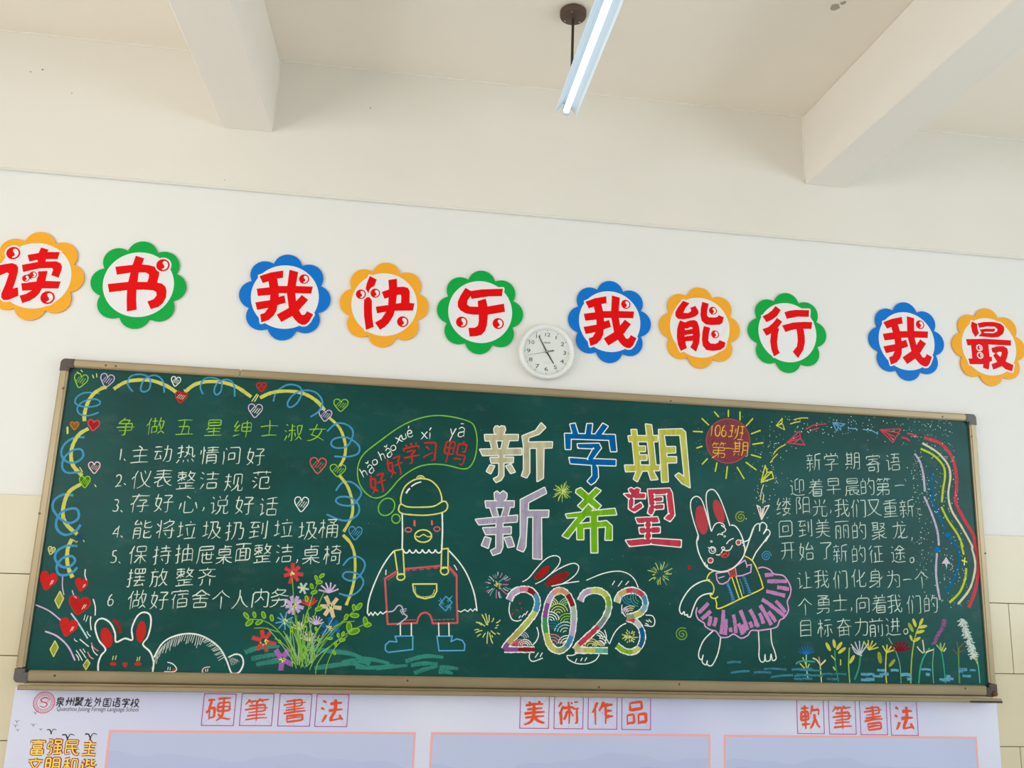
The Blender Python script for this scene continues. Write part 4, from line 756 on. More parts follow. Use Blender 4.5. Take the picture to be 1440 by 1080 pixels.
# the large block characters
def block(polys, sysm, c, label, cover=.93):
    d = Draw()
    for P in polys:
        Q = [onwall(p[0], p[1], SY) for p in sysm(P)]; d.mb.ribbon(Q, 2.9*PX, d.ny(), chalk(WHT, .97), True, sharp=True)
    dd = Draw(); dd.y = d.y-1e-5
    for P in polys: dd.fill(sysm(P), c, cover, streak=1)
    par = empty('chalk_block_character', (Q[0][0], SY, Q[0][1]), board); par['label'] = label
    d.end('outline', par, 'white outline'); dd.end('colour_fill', par)
XIN1 = [[(165, 180), (180, 177), (190, 188), (202, 177), (222, 180), (227, 200), (212, 234), (190, 243), (160, 218), (157, 195)], [(98, 232), (308, 232), (306, 265), (102, 268)], [(130, 262), (166, 262), (180, 328), (147, 328)], [(215, 262), (252, 262), (236, 328), (200, 328)], [(68, 325), (330, 319), (330, 356), (85, 361)],
        [(133, 378), (277, 375), (275, 406), (140, 409)], [(188, 355), (216, 355), (216, 490), (200, 516), (170, 531), (155, 510), (185, 495), (190, 470)], [(130, 425), (158, 430), (135, 476), (110, 462)], [(233, 430), (263, 419), (288, 466), (262, 474)],
        [(455, 158), (481, 185), (440, 226), (375, 248), (370, 280), (524, 278), (521, 312), (470, 314), (466, 505), (430, 525), (428, 314), (380, 314), (380, 470), (362, 502), (332, 490), (345, 450), (345, 300), (335, 240), (420, 206)]]
block(XIN1, G, (190, 184, 150), 'cream block character at the start of the upper row')
block([[(638, 165), (668, 160), (690, 230), (655, 232)], [(745, 163), (778, 162), (770, 230), (735, 230)], [(845, 160), (876, 178), (835, 232), (796, 230)], [(604, 224), (921, 232), (931, 336), (895, 336), (884, 264), (642, 256), (641, 322), (609, 322)],
       [(685, 290), (820, 287), (834, 315), (782, 385), (926, 390), (925, 426), (800, 422), (812, 440), (815, 500), (795, 530), (770, 546), (748, 525), (778, 490), (776, 422), (640, 412), (632, 377), (748, 385), (785, 318), (688, 314)]], G, (10, 96, 160), 'blue block character in the upper row')
block([[(1025, 200), (1057, 200), (1082, 430), (1048, 430)], [(1116, 165), (1152, 170), (1180, 430), (1145, 430)], [(1006, 240), (1190, 238), (1188, 273), (1012, 273)], [(1058, 305), (1112, 305), (1112, 336), (1062, 336)], [(1066, 360), (1122, 360), (1122, 391), (1070, 391)], [(984, 425), (1202, 425), (1200, 456), (990, 463)],
       [(1060, 455), (1096, 455), (1062, 526), (1040, 511)], [(1130, 455), (1160, 455), (1191, 512), (1150, 516)], [(1199, 200), (1345, 195), (1366, 215), (1395, 564), (1345, 537), (1304, 490), (1325, 475), (1362, 500), (1334, 232), (1230, 233), (1242, 308), (1303, 308), (1303, 344), (1246, 346), (1249, 372), (1309, 372), (1309, 407), (1250, 408), (1257, 527), (1219, 530)]], G, (192, 190, 84), 'yellow block character at the end of the upper row')
block([[(160, 600), (175, 590), (192, 606), (215, 589), (236, 605), (234, 632), (200, 667), (163, 640)], [(102, 652), (281, 652), (280, 687), (108, 691)], [(130, 688), (166, 688), (182, 748), (150, 748)], [(222, 688), (257, 688), (240, 748), (204, 748)], [(41, 768), (303, 742), (300, 781), (61, 799)], [(87, 822), (263, 815), (262, 856), (105, 861)],
       [(172, 785), (210, 785), (210, 940), (195, 976), (150, 992), (137, 965), (170, 948)], [(100, 879), (134, 889), (118, 947), (79, 930)], [(224, 884), (263, 877), (283, 935), (245, 942)], [(325, 643), (475, 566), (486, 600), (372, 660), (370, 712), (501, 711), (498, 751), (454, 752), (456, 1017), (404, 1013), (405, 750), (365, 750), (355, 940), (340, 969), (304, 955), (325, 870)]], G, (168, 158, 180), 'lilac block character at the start of the lower row')
block([[(678, 580), (705, 568), (832, 680), (808, 706), (675, 597)], [(800, 567), (831, 585), (715, 702), (688, 680)], [(611, 735), (765, 715), (920, 699), (930, 736), (780, 745), (620, 756)], [(752, 672), (782, 700), (690, 800), (625, 887), (590, 870), (700, 735)],
       [(680, 797), (868, 777), (902, 808), (902, 896), (860, 896), (865, 812), (722, 822), (722, 893), (683, 893)], [(768, 720), (808, 720), (811, 976), (771, 976)]], G, (116, 178, 30), 'green block character in the lower row')
block([[(1008, 575), (1025, 567), (1042, 578), (1060, 567), (1080, 575), (1075, 602), (1115, 603), (1112, 634), (1040, 634), (1037, 688), (1085, 660), (1099, 685), (1045, 722), (1008, 700), (1010, 636), (978, 606), (1018, 603)],
       [(1129, 577), (1268, 571), (1283, 600), (1299, 742), (1270, 779), (1235, 760), (1262, 730), (1248, 606), (1170, 609), (1172, 628), (1222, 625), (1222, 651), (1173, 654), (1173, 675), (1229, 672), (1229, 699), (1173, 703), (1155, 740), (1129, 727), (1140, 680)],
       [(1053, 758), (1190, 752), (1201, 785), (1150, 787), (1148, 817), (1206, 815), (1206, 850), (1150, 853), (1148, 888), (1340, 899), (1338, 941), (1150, 922), (1014, 936), (990, 900), (1112, 888), (1114, 855), (1080, 856), (1074, 820), (1114, 818), (1112, 789), (1065, 791)]], G, (196, 62, 84), 'red block character at the end of the lower row')

# 2023 with its rabbit
def digit(path, cols, w_=6.6, label=None, closed=False):
    P = [onwall(p[0], p[1], SY) for p in H(path)]; S_ = smooth(P, 8, closed)
    if closed: S_ = S_+[S_[0]]
    d = Draw(); d.mb.ribbon(S_, (w_+3)*PX, d.ny(), chalk(WHT, .97), closed)
    k = len(cols); n_ = len(S_)-1; d.y -= 4e-4
    for i, c in enumerate(cols):
        a, b_ = int(i*n_/k), int((i+1)*n_/k)
        d.mb.ribbon(S_[a:b_+1], w_*PX, d.ny(), chalk([v*.93 for v in c], .93, streak=1)) if b_ > a else None
    d.end('chalk_numeral', label=label)
d = Draw()                                                     # wave scales inside the zero, behind its rim
def scale(cx, cy, r, c, k=3, sysm=H, a0=180, a1=360, rr=None):
    for i in range(k):
        q = r*(1-i*.27); d.line(sysm([(cx+q*math.cos(math.radians(a0+(a1-a0)*j/8)), cy+q*math.sin(math.radians(a0+(a1-a0)*j/8))) for j in range(9)]), c, 1.3)
for cx, cy, r, c, a0, a1 in ((548, 535, 52, YEL, 255, 350), (655, 535, 48, (150, 190, 140), 190, 290), (600, 590, 66, OLV, 195, 345), (545, 640, 62, WHT, 255, 350), (662, 655, 66, LIM, 195, 290), (560, 700, 64, (40, 110, 150), 230, 350), (648, 720, 74, (190, 214, 196), 190, 300), (560, 800, 70, (196, 130, 130), 240, 355), (660, 800, 62, WHT, 190, 290), (590, 470, 30, YEL, 200, 340)):
    scale(cx, cy, r, c, 4, a0=a0, a1=a1)
for cx, cy, r, c, a0, a1 in ((345, 805, 40, (200, 120, 130), 190, 350), (375, 810, 46, WHT, 190, 350), (350, 760, 50, (180, 180, 190), 270, 350), (300, 810, 30, PNK, 200, 350)): scale(cx, cy, r, c, 3, a0=a0, a1=a1)
for cx, cy, r, c, a0, a1 in ((820, 815, 55, OLV, 190, 350), (870, 815, 40, CRM, 190, 350), (860, 760, 55, WHT, 270, 355), (880, 800, 60, WHT, 265, 350)): scale(cx, cy, r, c, 3, a0=a0, a1=a1)
for cx, cy, r, c, a0, a1 in ((1090, 470, 60, (60, 140, 170), 90, 175), (1150, 480, 62, (70, 150, 140), 100, 250), (1090, 590, 52, CRM, 200, 300), (1075, 590, 48, LIL, 180, 260)): scale(cx, cy, r, c, 3, a0=a0, a1=a1)
wv = empty('chalk_wave_pattern', (onwall(790, 870, SY)[0], SY, onwall(790, 870, SY)[1]), board); d.end('wave_arc', wv)['kind'] = 'stuff'
DR = (140, 40, 50)
digit([(268, 500), (292, 455), (340, 428), (395, 428), (440, 458), (460, 510), (445, 575), (400, 640), (335, 712), (262, 790), (236, 832)], [LIL, LIL, (220, 130, 150), DR, BLU, BLU, YEL, OLV, (190, 176, 100), PUR], label='first numeral 2')
digit([(236, 832), (330, 832), (440, 832)], [PUR, DR], 5.6)
digit([(612, 432), (662, 462), (698, 540), (705, 635), (690, 740), (652, 815), (600, 840), (545, 805), (518, 720), (510, 620), (530, 520), (565, 455)], [(206, 160, 120), DR, (180, 200, 190), LIL, BLU, (150, 170, 120), YEL, OLV, (70, 160, 90), PUR, LIL, (220, 160, 140)], label='numeral 0', closed=True)
digit([(748, 505), (772, 458), (820, 436), (880, 438), (928, 475), (942, 540), (920, 610), (870, 678), (800, 745), (740, 800), (712, 835)], [LIL, LIL, YEL, OLV, LIM, (150, 180, 150), (140, 150, 150), (200, 70, 90), (200, 70, 90), (206, 190, 130)], label='second numeral 2')
digit([(712, 835), (820, 838), (935, 840)], [CRM, YEL, (110, 190, 160)], 6.4)
digit([(995, 515), (1012, 468), (1060, 438), (1120, 436), (1172, 470), (1188, 530), (1160, 580), (1110, 605), (1062, 615)], [CRM, (206, 180, 110), PNK, PNK, BLU, (150, 180, 190), YEL, (150, 160, 130)], label='numeral 3')
digit([(1062, 622), (1115, 640), (1155, 685), (1170, 750), (1148, 815), (1100, 848), (1045, 840), (995, 805)], [PNK, (200, 200, 200), DBL, (40, 100, 150), YEL, LIM, LIM], 6)
d = Draw()
d.ell(H, 490, 315, 66, 24, None, 0, -42, (160, 34, 34), .8); d.ell(H, 592, 356, 92, 30, None, 0, -28, (140, 36, 36), .75)
for P in ([(358, 375), (400, 350), (450, 290), (500, 235), (545, 205), (590, 200), (613, 222), (600, 265), (550, 320), (520, 345)], [(445, 390), (500, 362), (560, 315), (640, 270), (705, 250), (738, 272), (722, 320), (670, 365), (620, 392)], [(555, 405), (650, 385), (740, 372)],
          [(790, 365), (900, 320), (1000, 303), (1070, 320), (1115, 360), (1140, 415)], [(275, 512), (268, 570), (285, 625), (320, 640), (352, 632)], [(455, 680), (467, 730), (452, 775), (425, 803)], [(1190, 600), (1235, 605), (1252, 640), (1238, 675), (1183, 668)], [(945, 795), (980, 720), (1020, 675), (1058, 655)],
          [(408, 855), (405, 890), (430, 912), (495, 890)], [(658, 870), (668, 898), (720, 925), (790, 928), (850, 905), (878, 865)], [(658, 872), (700, 870), (738, 850)], [(913, 700), (925, 750), (908, 806)], [(1030, 530), (1030, 575), (1055, 610)]):
    d.line(H(P), WHT, 1.6)
d.lines([[(965, 395), (980, 370)], [(1005, 405), (1030, 370)], [(1055, 395), (1075, 372)], [(335, 618), (345, 605)], [(355, 612), (372, 590)], [(378, 598), (392, 575)], [(445, 885), (465, 855)], [(478, 880), (492, 855)], [(715, 915), (725, 895)], [(752, 908), (762, 890)], [(780, 908), (792, 888)], [(1195, 635), (1210, 645)], [(1190, 655), (1208, 665)], [(1212, 630), (1228, 648)]], WHT, 1.4, False, sysm=H)
for x, y in ((342, 520), (352, 555), (322, 565), (290, 590), (285, 603)): d.ell(H, x, y, 5, 6, None, 0, 0, RED, .95, 8)
ro = empty('chalk_rabbit_outline', (onwall(790, 830, SY)[0], SY, onwall(790, 830, SY)[1]), board); d.split('stroke', ro)
def burst(sysm, cx, cy, r, k, cols, w_=1.3, r0=.3, cen=None):
    d = Draw()
    for i in range(k):
        a = 2*PI*i/k+random.uniform(-.14, .14); q = r*random.uniform(.6, 1.08); z0 = min(r*r0*random.uniform(.6, 2.6), q*.75)
        d.line(sysm([(cx+z0*math.cos(a), cy+z0*math.sin(a)), (cx+(q+z0)/2*math.cos(a+.04), cy+(q+z0)/2*math.sin(a+.04)), (cx+q*math.cos(a), cy+q*math.sin(a))]), cols[i % len(cols)], w_)
    if cen:
        for i in range(14): x, y = cx+random.gauss(0, r*.1), cy+random.gauss(0, r*.1); d.line(sysm([(x, y), (x+5, y+4)]), cen, 1.4, False)
    d.end('chalk_firework')
burst(H, 185, 392, 98, 22, [(190, 110, 160), (110, 160, 170), (180, 200, 190)], 1.3, .25, YEL); burst(H, 128, 690, 100, 18, [YEL, (190, 200, 120)], 1.5, .3); burst(H, 1288, 322, 84, 22, [YEL, (80, 160, 120), OLV], 1.2, .25); burst(H, 1080, 745, 56, 16, [YEL], 1.4, .25, YEL); burst(G, 590, 590, 66, 26, [YEL, LIM], 1, .1, YEL)

# girl rabbit in a pink skirt
rab = empty('chalk_rabbit', (onwall(1040, 820, SY)[0], SY, onwall(1040, 820, SY)[1]), board); rab['label'] = 'outlined rabbit with a raised arm, yellow bodice and pink skirt'
d = Draw()
d.line(I([(222, 1080), (225, 1040), (190, 930), (168, 830), (175, 770), (212, 745), (250, 770), (280, 850), (305, 940), (325, 1012)]), WHT, 1.8); d.line(I([(325, 1012), (300, 880), (286, 780), (292, 715), (328, 692), (362, 712), (395, 770), (430, 860), (467, 970)]), WHT, 1.8)
d.ell(I, 252, 925, 46, 112, None, 0, -9, (178, 66, 74), .85); d.ell(I, 382, 860, 36, 94, None, 0, -18, (178, 66, 74), .85); d.end('ears', rab)
d = Draw(); d.line(I([(327, 1012), (350, 962), (380, 945), (415, 955), (425, 975), (400, 965), (432, 990), (430, 1010), (405, 1025), (412, 1038), (385, 1030), (370, 1042)]), WHT, 1.5)
d.line(J([(207, 58), (195, 110), (208, 180), (238, 245), (262, 280), (300, 302), (370, 314), (440, 292), (500, 235), (526, 180), (520, 115), (495, 45), (462, 0), (432, -8)]), WHT, 2)
d.line(J([(236, 240), (245, 262), (252, 250), (258, 280), (266, 265), (275, 295)]), WHT, 1.3, False); d.line(J([(500, 95), (515, 102), (508, 115), (522, 122), (516, 135), (530, 142)]), WHT, 1.3, False)
d.ell(J, 290, 236, 18, 18, WHT, 1.3, 0, (208, 60, 72), .95, 14); d.ell(J, 483, 112, 17, 18, WHT, 1.3, 0, (208, 60, 72), .95, 14)
d.ell(J, 303, 165, 23, 23, WHT, 1.3); d.ell(J, 306, 162, 11, 13, WHT, 1.1); d.line(J([(272, 145), (290, 152), (298, 140)]), WHT, 1.2); d.line(J([(400, 122), (420, 98), (450, 83)]), WHT, 1.6); d.line(J([(365, 148), (380, 143), (388, 152), (375, 163), (365, 150)]), WHT, 1.4)
d.line(J([(328, 196), (350, 198), (365, 182), (378, 165), (400, 168), (425, 162), (442, 132)]), WHT, 1.7); d.ell(J, 296, 105, 6, 5, WHT, 1); d.ell(J, 388, 70, 6, 5, WHT, 1)
d.line(J([(360, 188), (368, 208), (392, 214), (412, 202), (418, 178), (400, 176), (390, 188), (372, 192)]), (206, 66, 66), 1.6, True, True); d.line(J([(372, 205), (395, 192), (412, 198)]), (206, 66, 66), 1.8); d.end('head', rab)
d = Draw(); d.line(J([(285, 370), (220, 385), (150, 430), (95, 510), (76, 572), (90, 606), (108, 590), (112, 612), (132, 610), (130, 620), (152, 625), (168, 575), (200, 505), (245, 472), (300, 463)]), WHT, 2)
d.line(I([(575, 1090), (612, 1070), (640, 995), (665, 960), (690, 955), (692, 1010), (695, 960), (715, 943), (740, 958), (745, 985), (720, 1030), (748, 998), (768, 1010), (768, 1035), (735, 1090)]), WHT, 1.8)
d.line(J([(528, 183), (560, 90), (590, 10)]), WHT, 2); d.line(J([(690, 65), (650, 120), (605, 180), (578, 235)]), WHT, 2); d.split('arm', rab)
YB = (222, 216, 76)
d = Draw(); d.line(J([(525, 205), (580, 240), (622, 325), (648, 405), (640, 435), (500, 500), (348, 568), (332, 530), (322, 492)]), YB, 2); d.line(J([(320, 305), (282, 328), (266, 368), (298, 390), (314, 430), (304, 468), (288, 475), (300, 494), (325, 498), (342, 484)]), YB, 2)
d.lines([[(435, 345), (490, 505)], [(462, 335), (512, 495)]], YB, 1.8, False, sysm=J)
for x0, y0, x1, y1 in ((398, 395, 445, 522), (510, 350, 558, 472)):
    for k in range(8):
        t = k/8; x, y = x0+(x1-x0)*t, y0+(y1-y0)*t; d.line(J([(x, y), (x+18, y+2), (x+16, y+12), (x+4, y+14)]), (70, 140, 190), 1.2)
d.line(J([(402, 400), (428, 445), (440, 520)]), (70, 140, 190), 1.2); d.line(J([(490, 362), (512, 420), (520, 465)]), (70, 140, 190), 1.2); d.end('bodice', rab)
d = Draw(); BP = (214, 160, 206)
d.line(J([(328, 325), (412, 312), (430, 348), (412, 380), (375, 400), (350, 395), (335, 370)]), BP, 1.9, False, True); d.line(J([(345, 358), (388, 345)]), BP, 1.6); d.line(J([(458, 280), (528, 234), (542, 272), (572, 264), (568, 318), (510, 340), (470, 345)]), BP, 1.9, False, True); d.line(J([(540, 285), (542, 272)]), BP, 1.6)
d.line(J([(416, 296), (455, 288), (465, 340), (430, 348)]), (196, 66, 60), 2.2, False, True); d.lines([[(428, 292), (442, 345)], [(442, 290), (455, 342)]], (196, 66, 60), 1.6, False, sysm=J); d.end('bow', rab)
d = Draw(); d.line(J([(618, 290), (655, 283), (700, 300), (730, 330), (790, 340), (825, 380), (845, 430), (838, 480), (820, 520), (828, 580), (800, 630), (768, 650), (752, 690), (720, 705), (660, 715), (620, 720), (572, 720), (545, 755), (500, 772), (450, 745), (410, 765), (360, 765), (328, 725), (290, 715), (252, 690), (247, 670), (205, 640), (190, 600), (198, 560)]), BP, 2)
for a, b in (((665, 338), (725, 332)), ((682, 380), (818, 380)), ((750, 420), (832, 435)), ((675, 448), (805, 480)), ((645, 505), (720, 555)), ((710, 550), (800, 620)), ((740, 515), (808, 595)), ((632, 545), (710, 682)), ((690, 590), (740, 660)), ((562, 575), (620, 695)), ((628, 600), (655, 672)), ((496, 580), (545, 718)), ((482, 672), (512, 748)), ((448, 610), (465, 738)), ((425, 700), (428, 730)), ((380, 578), (362, 745)), ((395, 640), (390, 750)), ((328, 630), (312, 690)), ((290, 620), (277, 688)), ((292, 585), (228, 640)), ((275, 530), (208, 598)), ((560, 660), (575, 700)), ((590, 625), (605, 690)), ((505, 680), (525, 735))):
    d.line(J([a, ((a[0]+b[0])/2+3, (a[1]+b[1])/2), b]), (188, 126, 178), 5.9, cover=.8)
d.end('skirt', rab)
d = Draw(); d.line(J([(310, 720), (245, 785), (212, 860), (210, 905), (228, 920), (240, 888), (232, 935), (258, 957), (268, 928), (268, 955), (300, 960), (335, 895), (352, 830), (360, 768)]), WHT, 1.8)
d.line(J([(620, 718), (626, 820), (625, 900), (640, 935), (662, 930), (666, 885), (672, 928), (700, 925), (708, 882), (718, 925), (742, 915), (735, 870), (712, 800), (706, 712)]), WHT, 1.8); d.split('leg', rab)
def spiral(sysm, cx, cy, r, c, turns=2.4, a0=0):
    Draw().line(sysm([(cx+r*(1-t)*math.cos(a0-turns*2*PI*t), cy+r*(1-t)*math.sin(a0-turns*2*PI*t)) for t in [k/18 for k in range(18)]]), c, 1.5).end('chalk_spiral')
spiral(I, 548, 903, 44, (140, 160, 60), 2.2, -1); spiral(J, 675, 206, 36, (66, 140, 180)); spiral(J, 95, 746, 48, (120, 160, 60), 2.4, -1)
Draw().ell(J, 145, 283, 12, 16, None, 0, 0, (170, 30, 34), .95, 12).end('chalk_dot')

# the sun with the class number
sun = empty('chalk_sun', (onwall(1023.7, 620, SY)[0], SY, onwall(1023.7, 620, SY)[1]), board)
d = Draw(); d.ell(I, 452, 325, 165, 168, (150, 84, 92), 1.6, 0, (128, 62, 70), .86, 40); d.end('disc', sun)
d = Draw(); d.lines([[(350, 105), (380, 140)], [(455, 92), (455, 138)], [(543, 105), (543, 165)], [(640, 155), (590, 210)], [(696, 245), (630, 270)], [(718, 338), (640, 350)], [(700, 450), (630, 430)], [(665, 543), (590, 488)], [(573, 610), (522, 525)], [(437, 608), (447, 520)], [(355, 555), (368, 492)], [(257, 500), (295, 460)], [(215, 378), (255, 365)], [(190, 252), (258, 255)], [(255, 155), (305, 203)]], (200, 206, 56), 2.2, False, sysm=I); d.end('rays', sun)
SYL = (222, 176, 70)
def wsub(items, wd, parent):
    for ch, px, py, w_, h_, r in items:
        mb = MB(); glyph(mb, ch, px, py, w_, h_, wd, chalk(SYL, .92), SY-.0012, rot=r, plane=SY); mb.build('chalk_character', parent)
wsub([('1', 1000.5, 606, 18, 22, 0), ('0', 1009, 606, 18, 22, 0), ('6', 1018, 606, 18, 24, 0), ('班', 1036, 608, 22, 21, -3), ('第', 1011, 633, 22, 23, 3), ('一', 1025.5, 631, 15, 20, -3), ('期', 1041, 631, 22, 21, 3)], 1.5, sun)
# paper planes
def plane(sysm, segs, c, w_=1.6, fillp=None):
    d = Draw()
    if fillp: d.fill(sysm(fillp), c, .6)
    d.lines(segs, c, w_, False, sysm=sysm); d.end('chalk_paper_plane')
plane(K, [[(130, 158), (165, 117), (162, 150), (130, 158), (178, 182), (168, 152)], [(140, 158), (165, 140)]], (206, 206, 60))
plane(K, [[(190, 258), (265, 190), (270, 232), (295, 270), (190, 258), (270, 232)], [(190, 258), (258, 218)], [(270, 232), (230, 262)]], (200, 66, 84), 1.6)
plane(K, [[(42, 487), (66, 388), (78, 430), (104, 425), (114, 463), (42, 487), (78, 430)], [(42, 487), (104, 425)]], (206, 206, 60), 1.9)
plane(K, [[(18, 620), (45, 702), (89, 620), (62, 628), (45, 702), (36, 630), (18, 620)], [(50, 640), (45, 690)]], (226, 214, 208), 1.9)
plane(K, [[(457, 140), (527, 149), (505, 160), (502, 185), (490, 165), (478, 190), (457, 140), (505, 160)], [(457, 140), (490, 165)]], (96, 160, 206), 1.5)
plane(K, [[(730, 182), (850, 178), (805, 256), (730, 182)], [(730, 182), (836, 200)], [(730, 182), (822, 226)], [(760, 192), (812, 244)]], (206, 66, 84), 1.7)
d = Draw(); Y2 = (196, 200, 60)
d.lines([[(230, 125), (270, 115), (312, 114)], [(210, 149), (240, 140), (270, 134)], [(112, 325), (140, 292), (185, 267)], [(95, 374), (115, 345), (138, 322)]], Y2, 1.7, sysm=K); d.lines([[(300, 180), (350, 155), (418, 149)], [(330, 186), (350, 180), (375, 172)]], (190, 70, 80), 1.8, sysm=K)
d.lines([[(545, 175), (570, 175), (600, 179)], [(630, 180), (680, 187), (718, 209)]], (96, 170, 206), 1.6, sysm=K); d.lines([[(855, 226), (880, 232), (902, 246)], [(890, 204), (920, 210), (950, 226)]], (206, 66, 84), 2.6, sysm=K)
d.lines([[(722, 655), (705, 710), (697, 772)], [(724, 732), (720, 765), (716, 798)]], (206, 206, 160), 1.5, sysm=I); d.split('chalk_dash')
# rainbow of ribbons along the right edge
def rib(P, c, w_): Draw().line(P, c, w_, cover=.88).end('chalk_ribbon')
rib(K([(985, 228), (1080, 262), (1140, 330), (1168, 420), (1172, 520), (1168, 600), (1216, 700), (1270, 790)])+M([(1232, 20), (1248, 90), (1252, 180), (1232, 300), (1195, 400)]), (200, 64, 80), 5.4)
rib(K([(975, 260), (1060, 312), (1120, 380), (1137, 450), (1125, 560), (1145, 650), (1200, 740), (1260, 850)])+M([(1215, 50), (1232, 120), (1230, 190), (1200, 290), (1130, 380)]), (206, 202, 168), 3.6)
rib(K([(965, 292), (1040, 330), (1095, 390), (1106, 450), (1094, 530), (1088, 602)]), (178, 196, 44), 3.8)
rib(K([(1085, 628), (1120, 700), (1180, 790), (1210, 860)])+M([(1150, 20), (1166, 85)]), (178, 196, 44), 3.6); rib(M([(1180, 165), (1174, 230), (1140, 310), (1080, 370)]), (178, 196, 44), 3.8)
rib(K([(1035, 432), (1025, 500), (1040, 610), (1080, 700), (1105, 755)]), (20, 100, 150), 3.8); rib(K([(1130, 810), (1165, 850)])+M([(1120, 30), (1138, 90), (1132, 160), (1105, 230), (1058, 300)]), (20, 100, 150), 3.6)
rib(K([(930, 320), (962, 370), (980, 440), (990, 540)]), (184, 172, 196), 3.6); rib(K([(985, 568), (1030, 670), (1062, 770), (1070, 852)]), (184, 172, 196), 3.6); rib(M([(1006, 75), (1000, 180), (1008, 270), (1024, 355)]), (184, 172, 196), 3.6)
d = Draw(); d.ell(K, 1122, 790, 17, 14, None, 0, 0, (16, 110, 180), .95); d.ell(M, 1008, 55, 18, 15, None, 0, 0, (16, 110, 180), .95)
d.line(M([(1156, 118), (1184, 128)]), YB, 2.2, False); d.line(M([(1172, 104), (1168, 144)]), YB, 2.2, False); d.fill(M([(1060, 98), (1086, 140), (1068, 138), (1064, 168), (1054, 138), (1034, 138)]), (206, 190, 206), .9); d.split('chalk_mark')
d = Draw()
for k in range(620):
    t = random.random()
    if k < 170: px, py = 1080+random.random()*260, 585+abs(random.gauss(0, 14))+(random.random()**2)*14
    elif k < 470: px = 1345-random.random()**1.3*62+(25*(t-.3)); py = 590+t*265
    elif k < 540: px, py = 1286+random.gauss(0, 6)+t*10, 640+t*170
    else: px, py = 1080+random.gauss(0, 9), 620+random.random()*120; px += -6 if py > 680 else 6
    if px > 1358+(py-590)*.087 or py > 905: continue
    x, z = onwall(px, py, SY); r = random.uniform(.3, .9)*PX
    d.mb.add([(x+r*math.cos(q_*PI/2.5), SY-.0009, z+r*math.sin(q_*PI/2.5)) for q_ in range(5)], [list(range(5))], chalk((214, 224, 216), .99))
for k in range(60):
    a = random.random()*2*PI; q_ = random.uniform(205, 275); P = I([(452+q_*math.cos(a), 340+q_*math.sin(a))])[0]; x, z = onwall(P[0], P[1], SY); r = random.uniform(.3, .6)*PX
    d.mb.add([(x+r*math.cos(u*PI/2.5), SY-.0009, z+r*math.sin(u*PI/2.5)) for u in range(5)], [list(range(5))], chalk((120, 190, 190), .95))
for k in range(60):
    x, z = random.uniform(.05, 3.9), random.uniform(.06, 1.19); r = random.uniform(.2, .5)*PX
    d.mb.add([(x+r*math.cos(u*PI/2.5), SY-.0009, z+r*math.sin(u*PI/2.5)) for u in range(5)], [list(range(5))], chalk((120, 190, 190), .95))
d.end('chalk_speckles')['kind'] = 'stuff'
# water and waterside plants at the lower right
d = Draw(); WB = (96, 160, 188)
for k in range(34):
    x = 150+random.random()*1130; y = random.choice([772, 800, 828])+random.uniform(-8, 8); L_ = random.uniform(24, 62)*(1.5 if x < 500 else 1)
    d.line(M([(x, y), (x+L_/2, y+random.uniform(-3, 3)), (x+L_, y+2)]), WB if x > 450 else (60, 124, 138), random.uniform(2.6, 5) if x > 450 else 3, cover=.72)
for a, b in (((430, 1012), (560, 1000)), ((660, 985), (815, 990)), ((590, 1010), (712, 1012)), ((705, 1042), (860, 1028)), ((850, 990), (960, 992)), ((868, 1035), (970, 1028)), ((405, 942), (500, 938))):
    d.line(J([a, ((a[0]+b[0])/2, (a[1]+b[1])/2-4), b]), (62, 128, 150), 3.2, cover=.7)
d.line(M([(165, 735), (200, 718), (280, 722)]), (70, 150, 140), 2.6, cover=.7); d.split('chalk_water_stroke')
def plant(stem, sc, leaves=(), fans=(), lines=(), sw=1.9, blobs=()):
    d = Draw(); d.line(M(stem), sc, sw)
    for x, y, r, rot, c in leaves: d.ell(M, x, y, r*.95, r*.28, c, 1, rot, c, .8, 10)
    for P, c, w_ in lines: d.line(M(P), c, w_)
    for cx, cy, r, k, c, w_, a0, a1 in fans:
        for i in range(k):
            a = math.radians(a0+(a1-a0)*i/(k-1)); d.line(M([(cx, cy), (cx+r*.6*math.cos(a), cy+r*.6*math.sin(a)), (cx+r*math.cos(a), cy+r*math.sin(a))]), c, w_)
    for P, c, sp, w_ in blobs:                                       # feathery plume
        Q = smooth(M(P), 8)
        for q_ in Q:
            for j in range(7):
                a = random.uniform(-.4, PI+.4) if True else 0; L_ = sp*random.uniform(.4, 1)
                d.line([(q_[0], q_[1]), (q_[0]+L_*math.cos(a)*.9, q_[1]+L_*.8*abs(math.sin(a)))], c, w_, False, cover=.72)
    d.end('chalk_plant')
PT = (150, 206, 170); OB = (196, 196, 80)
plant([(228, 680), (228, 750), (237, 822)], PT, fans=[(228, 680, 54, 8, (30, 110, 180), 1.2, -160, -22)], lines=[([(205, 695), (220, 725), (228, 745)], OB, 1.8), ([(190, 732), (205, 748), (218, 760)], OB, 2), ([(246, 735), (238, 755), (234, 770)], OB, 1.8)])
plant([(310, 738), (314, 790), (318, 845)], (206, 206, 120), lines=[([(265, 700), (290, 712), (310, 740)], CRM, 2), ([(343, 712), (328, 728), (312, 742)], CRM, 2.4), ([(302, 692), (306, 715), (311, 738)], (200, 150, 90), 1.6)])
plant([(398, 655), (402, 740), (420, 842)], (50, 150, 110), [(358, 633, 28, 62, OB), (394, 614, 26, 80, OB), (424, 628, 28, -55, OB), (440, 655, 28, -38, OB)], lines=[([(376, 685), (390, 700), (400, 712)], OB, 2), ([(432, 708), (432, 744)], OB, 2), ([(388, 752), (400, 772)], OB, 2.4)])
plant([(485, 638), (480, 740), (487, 850)], (150, 190, 80), [(500, 708, 28, -60, OB)])
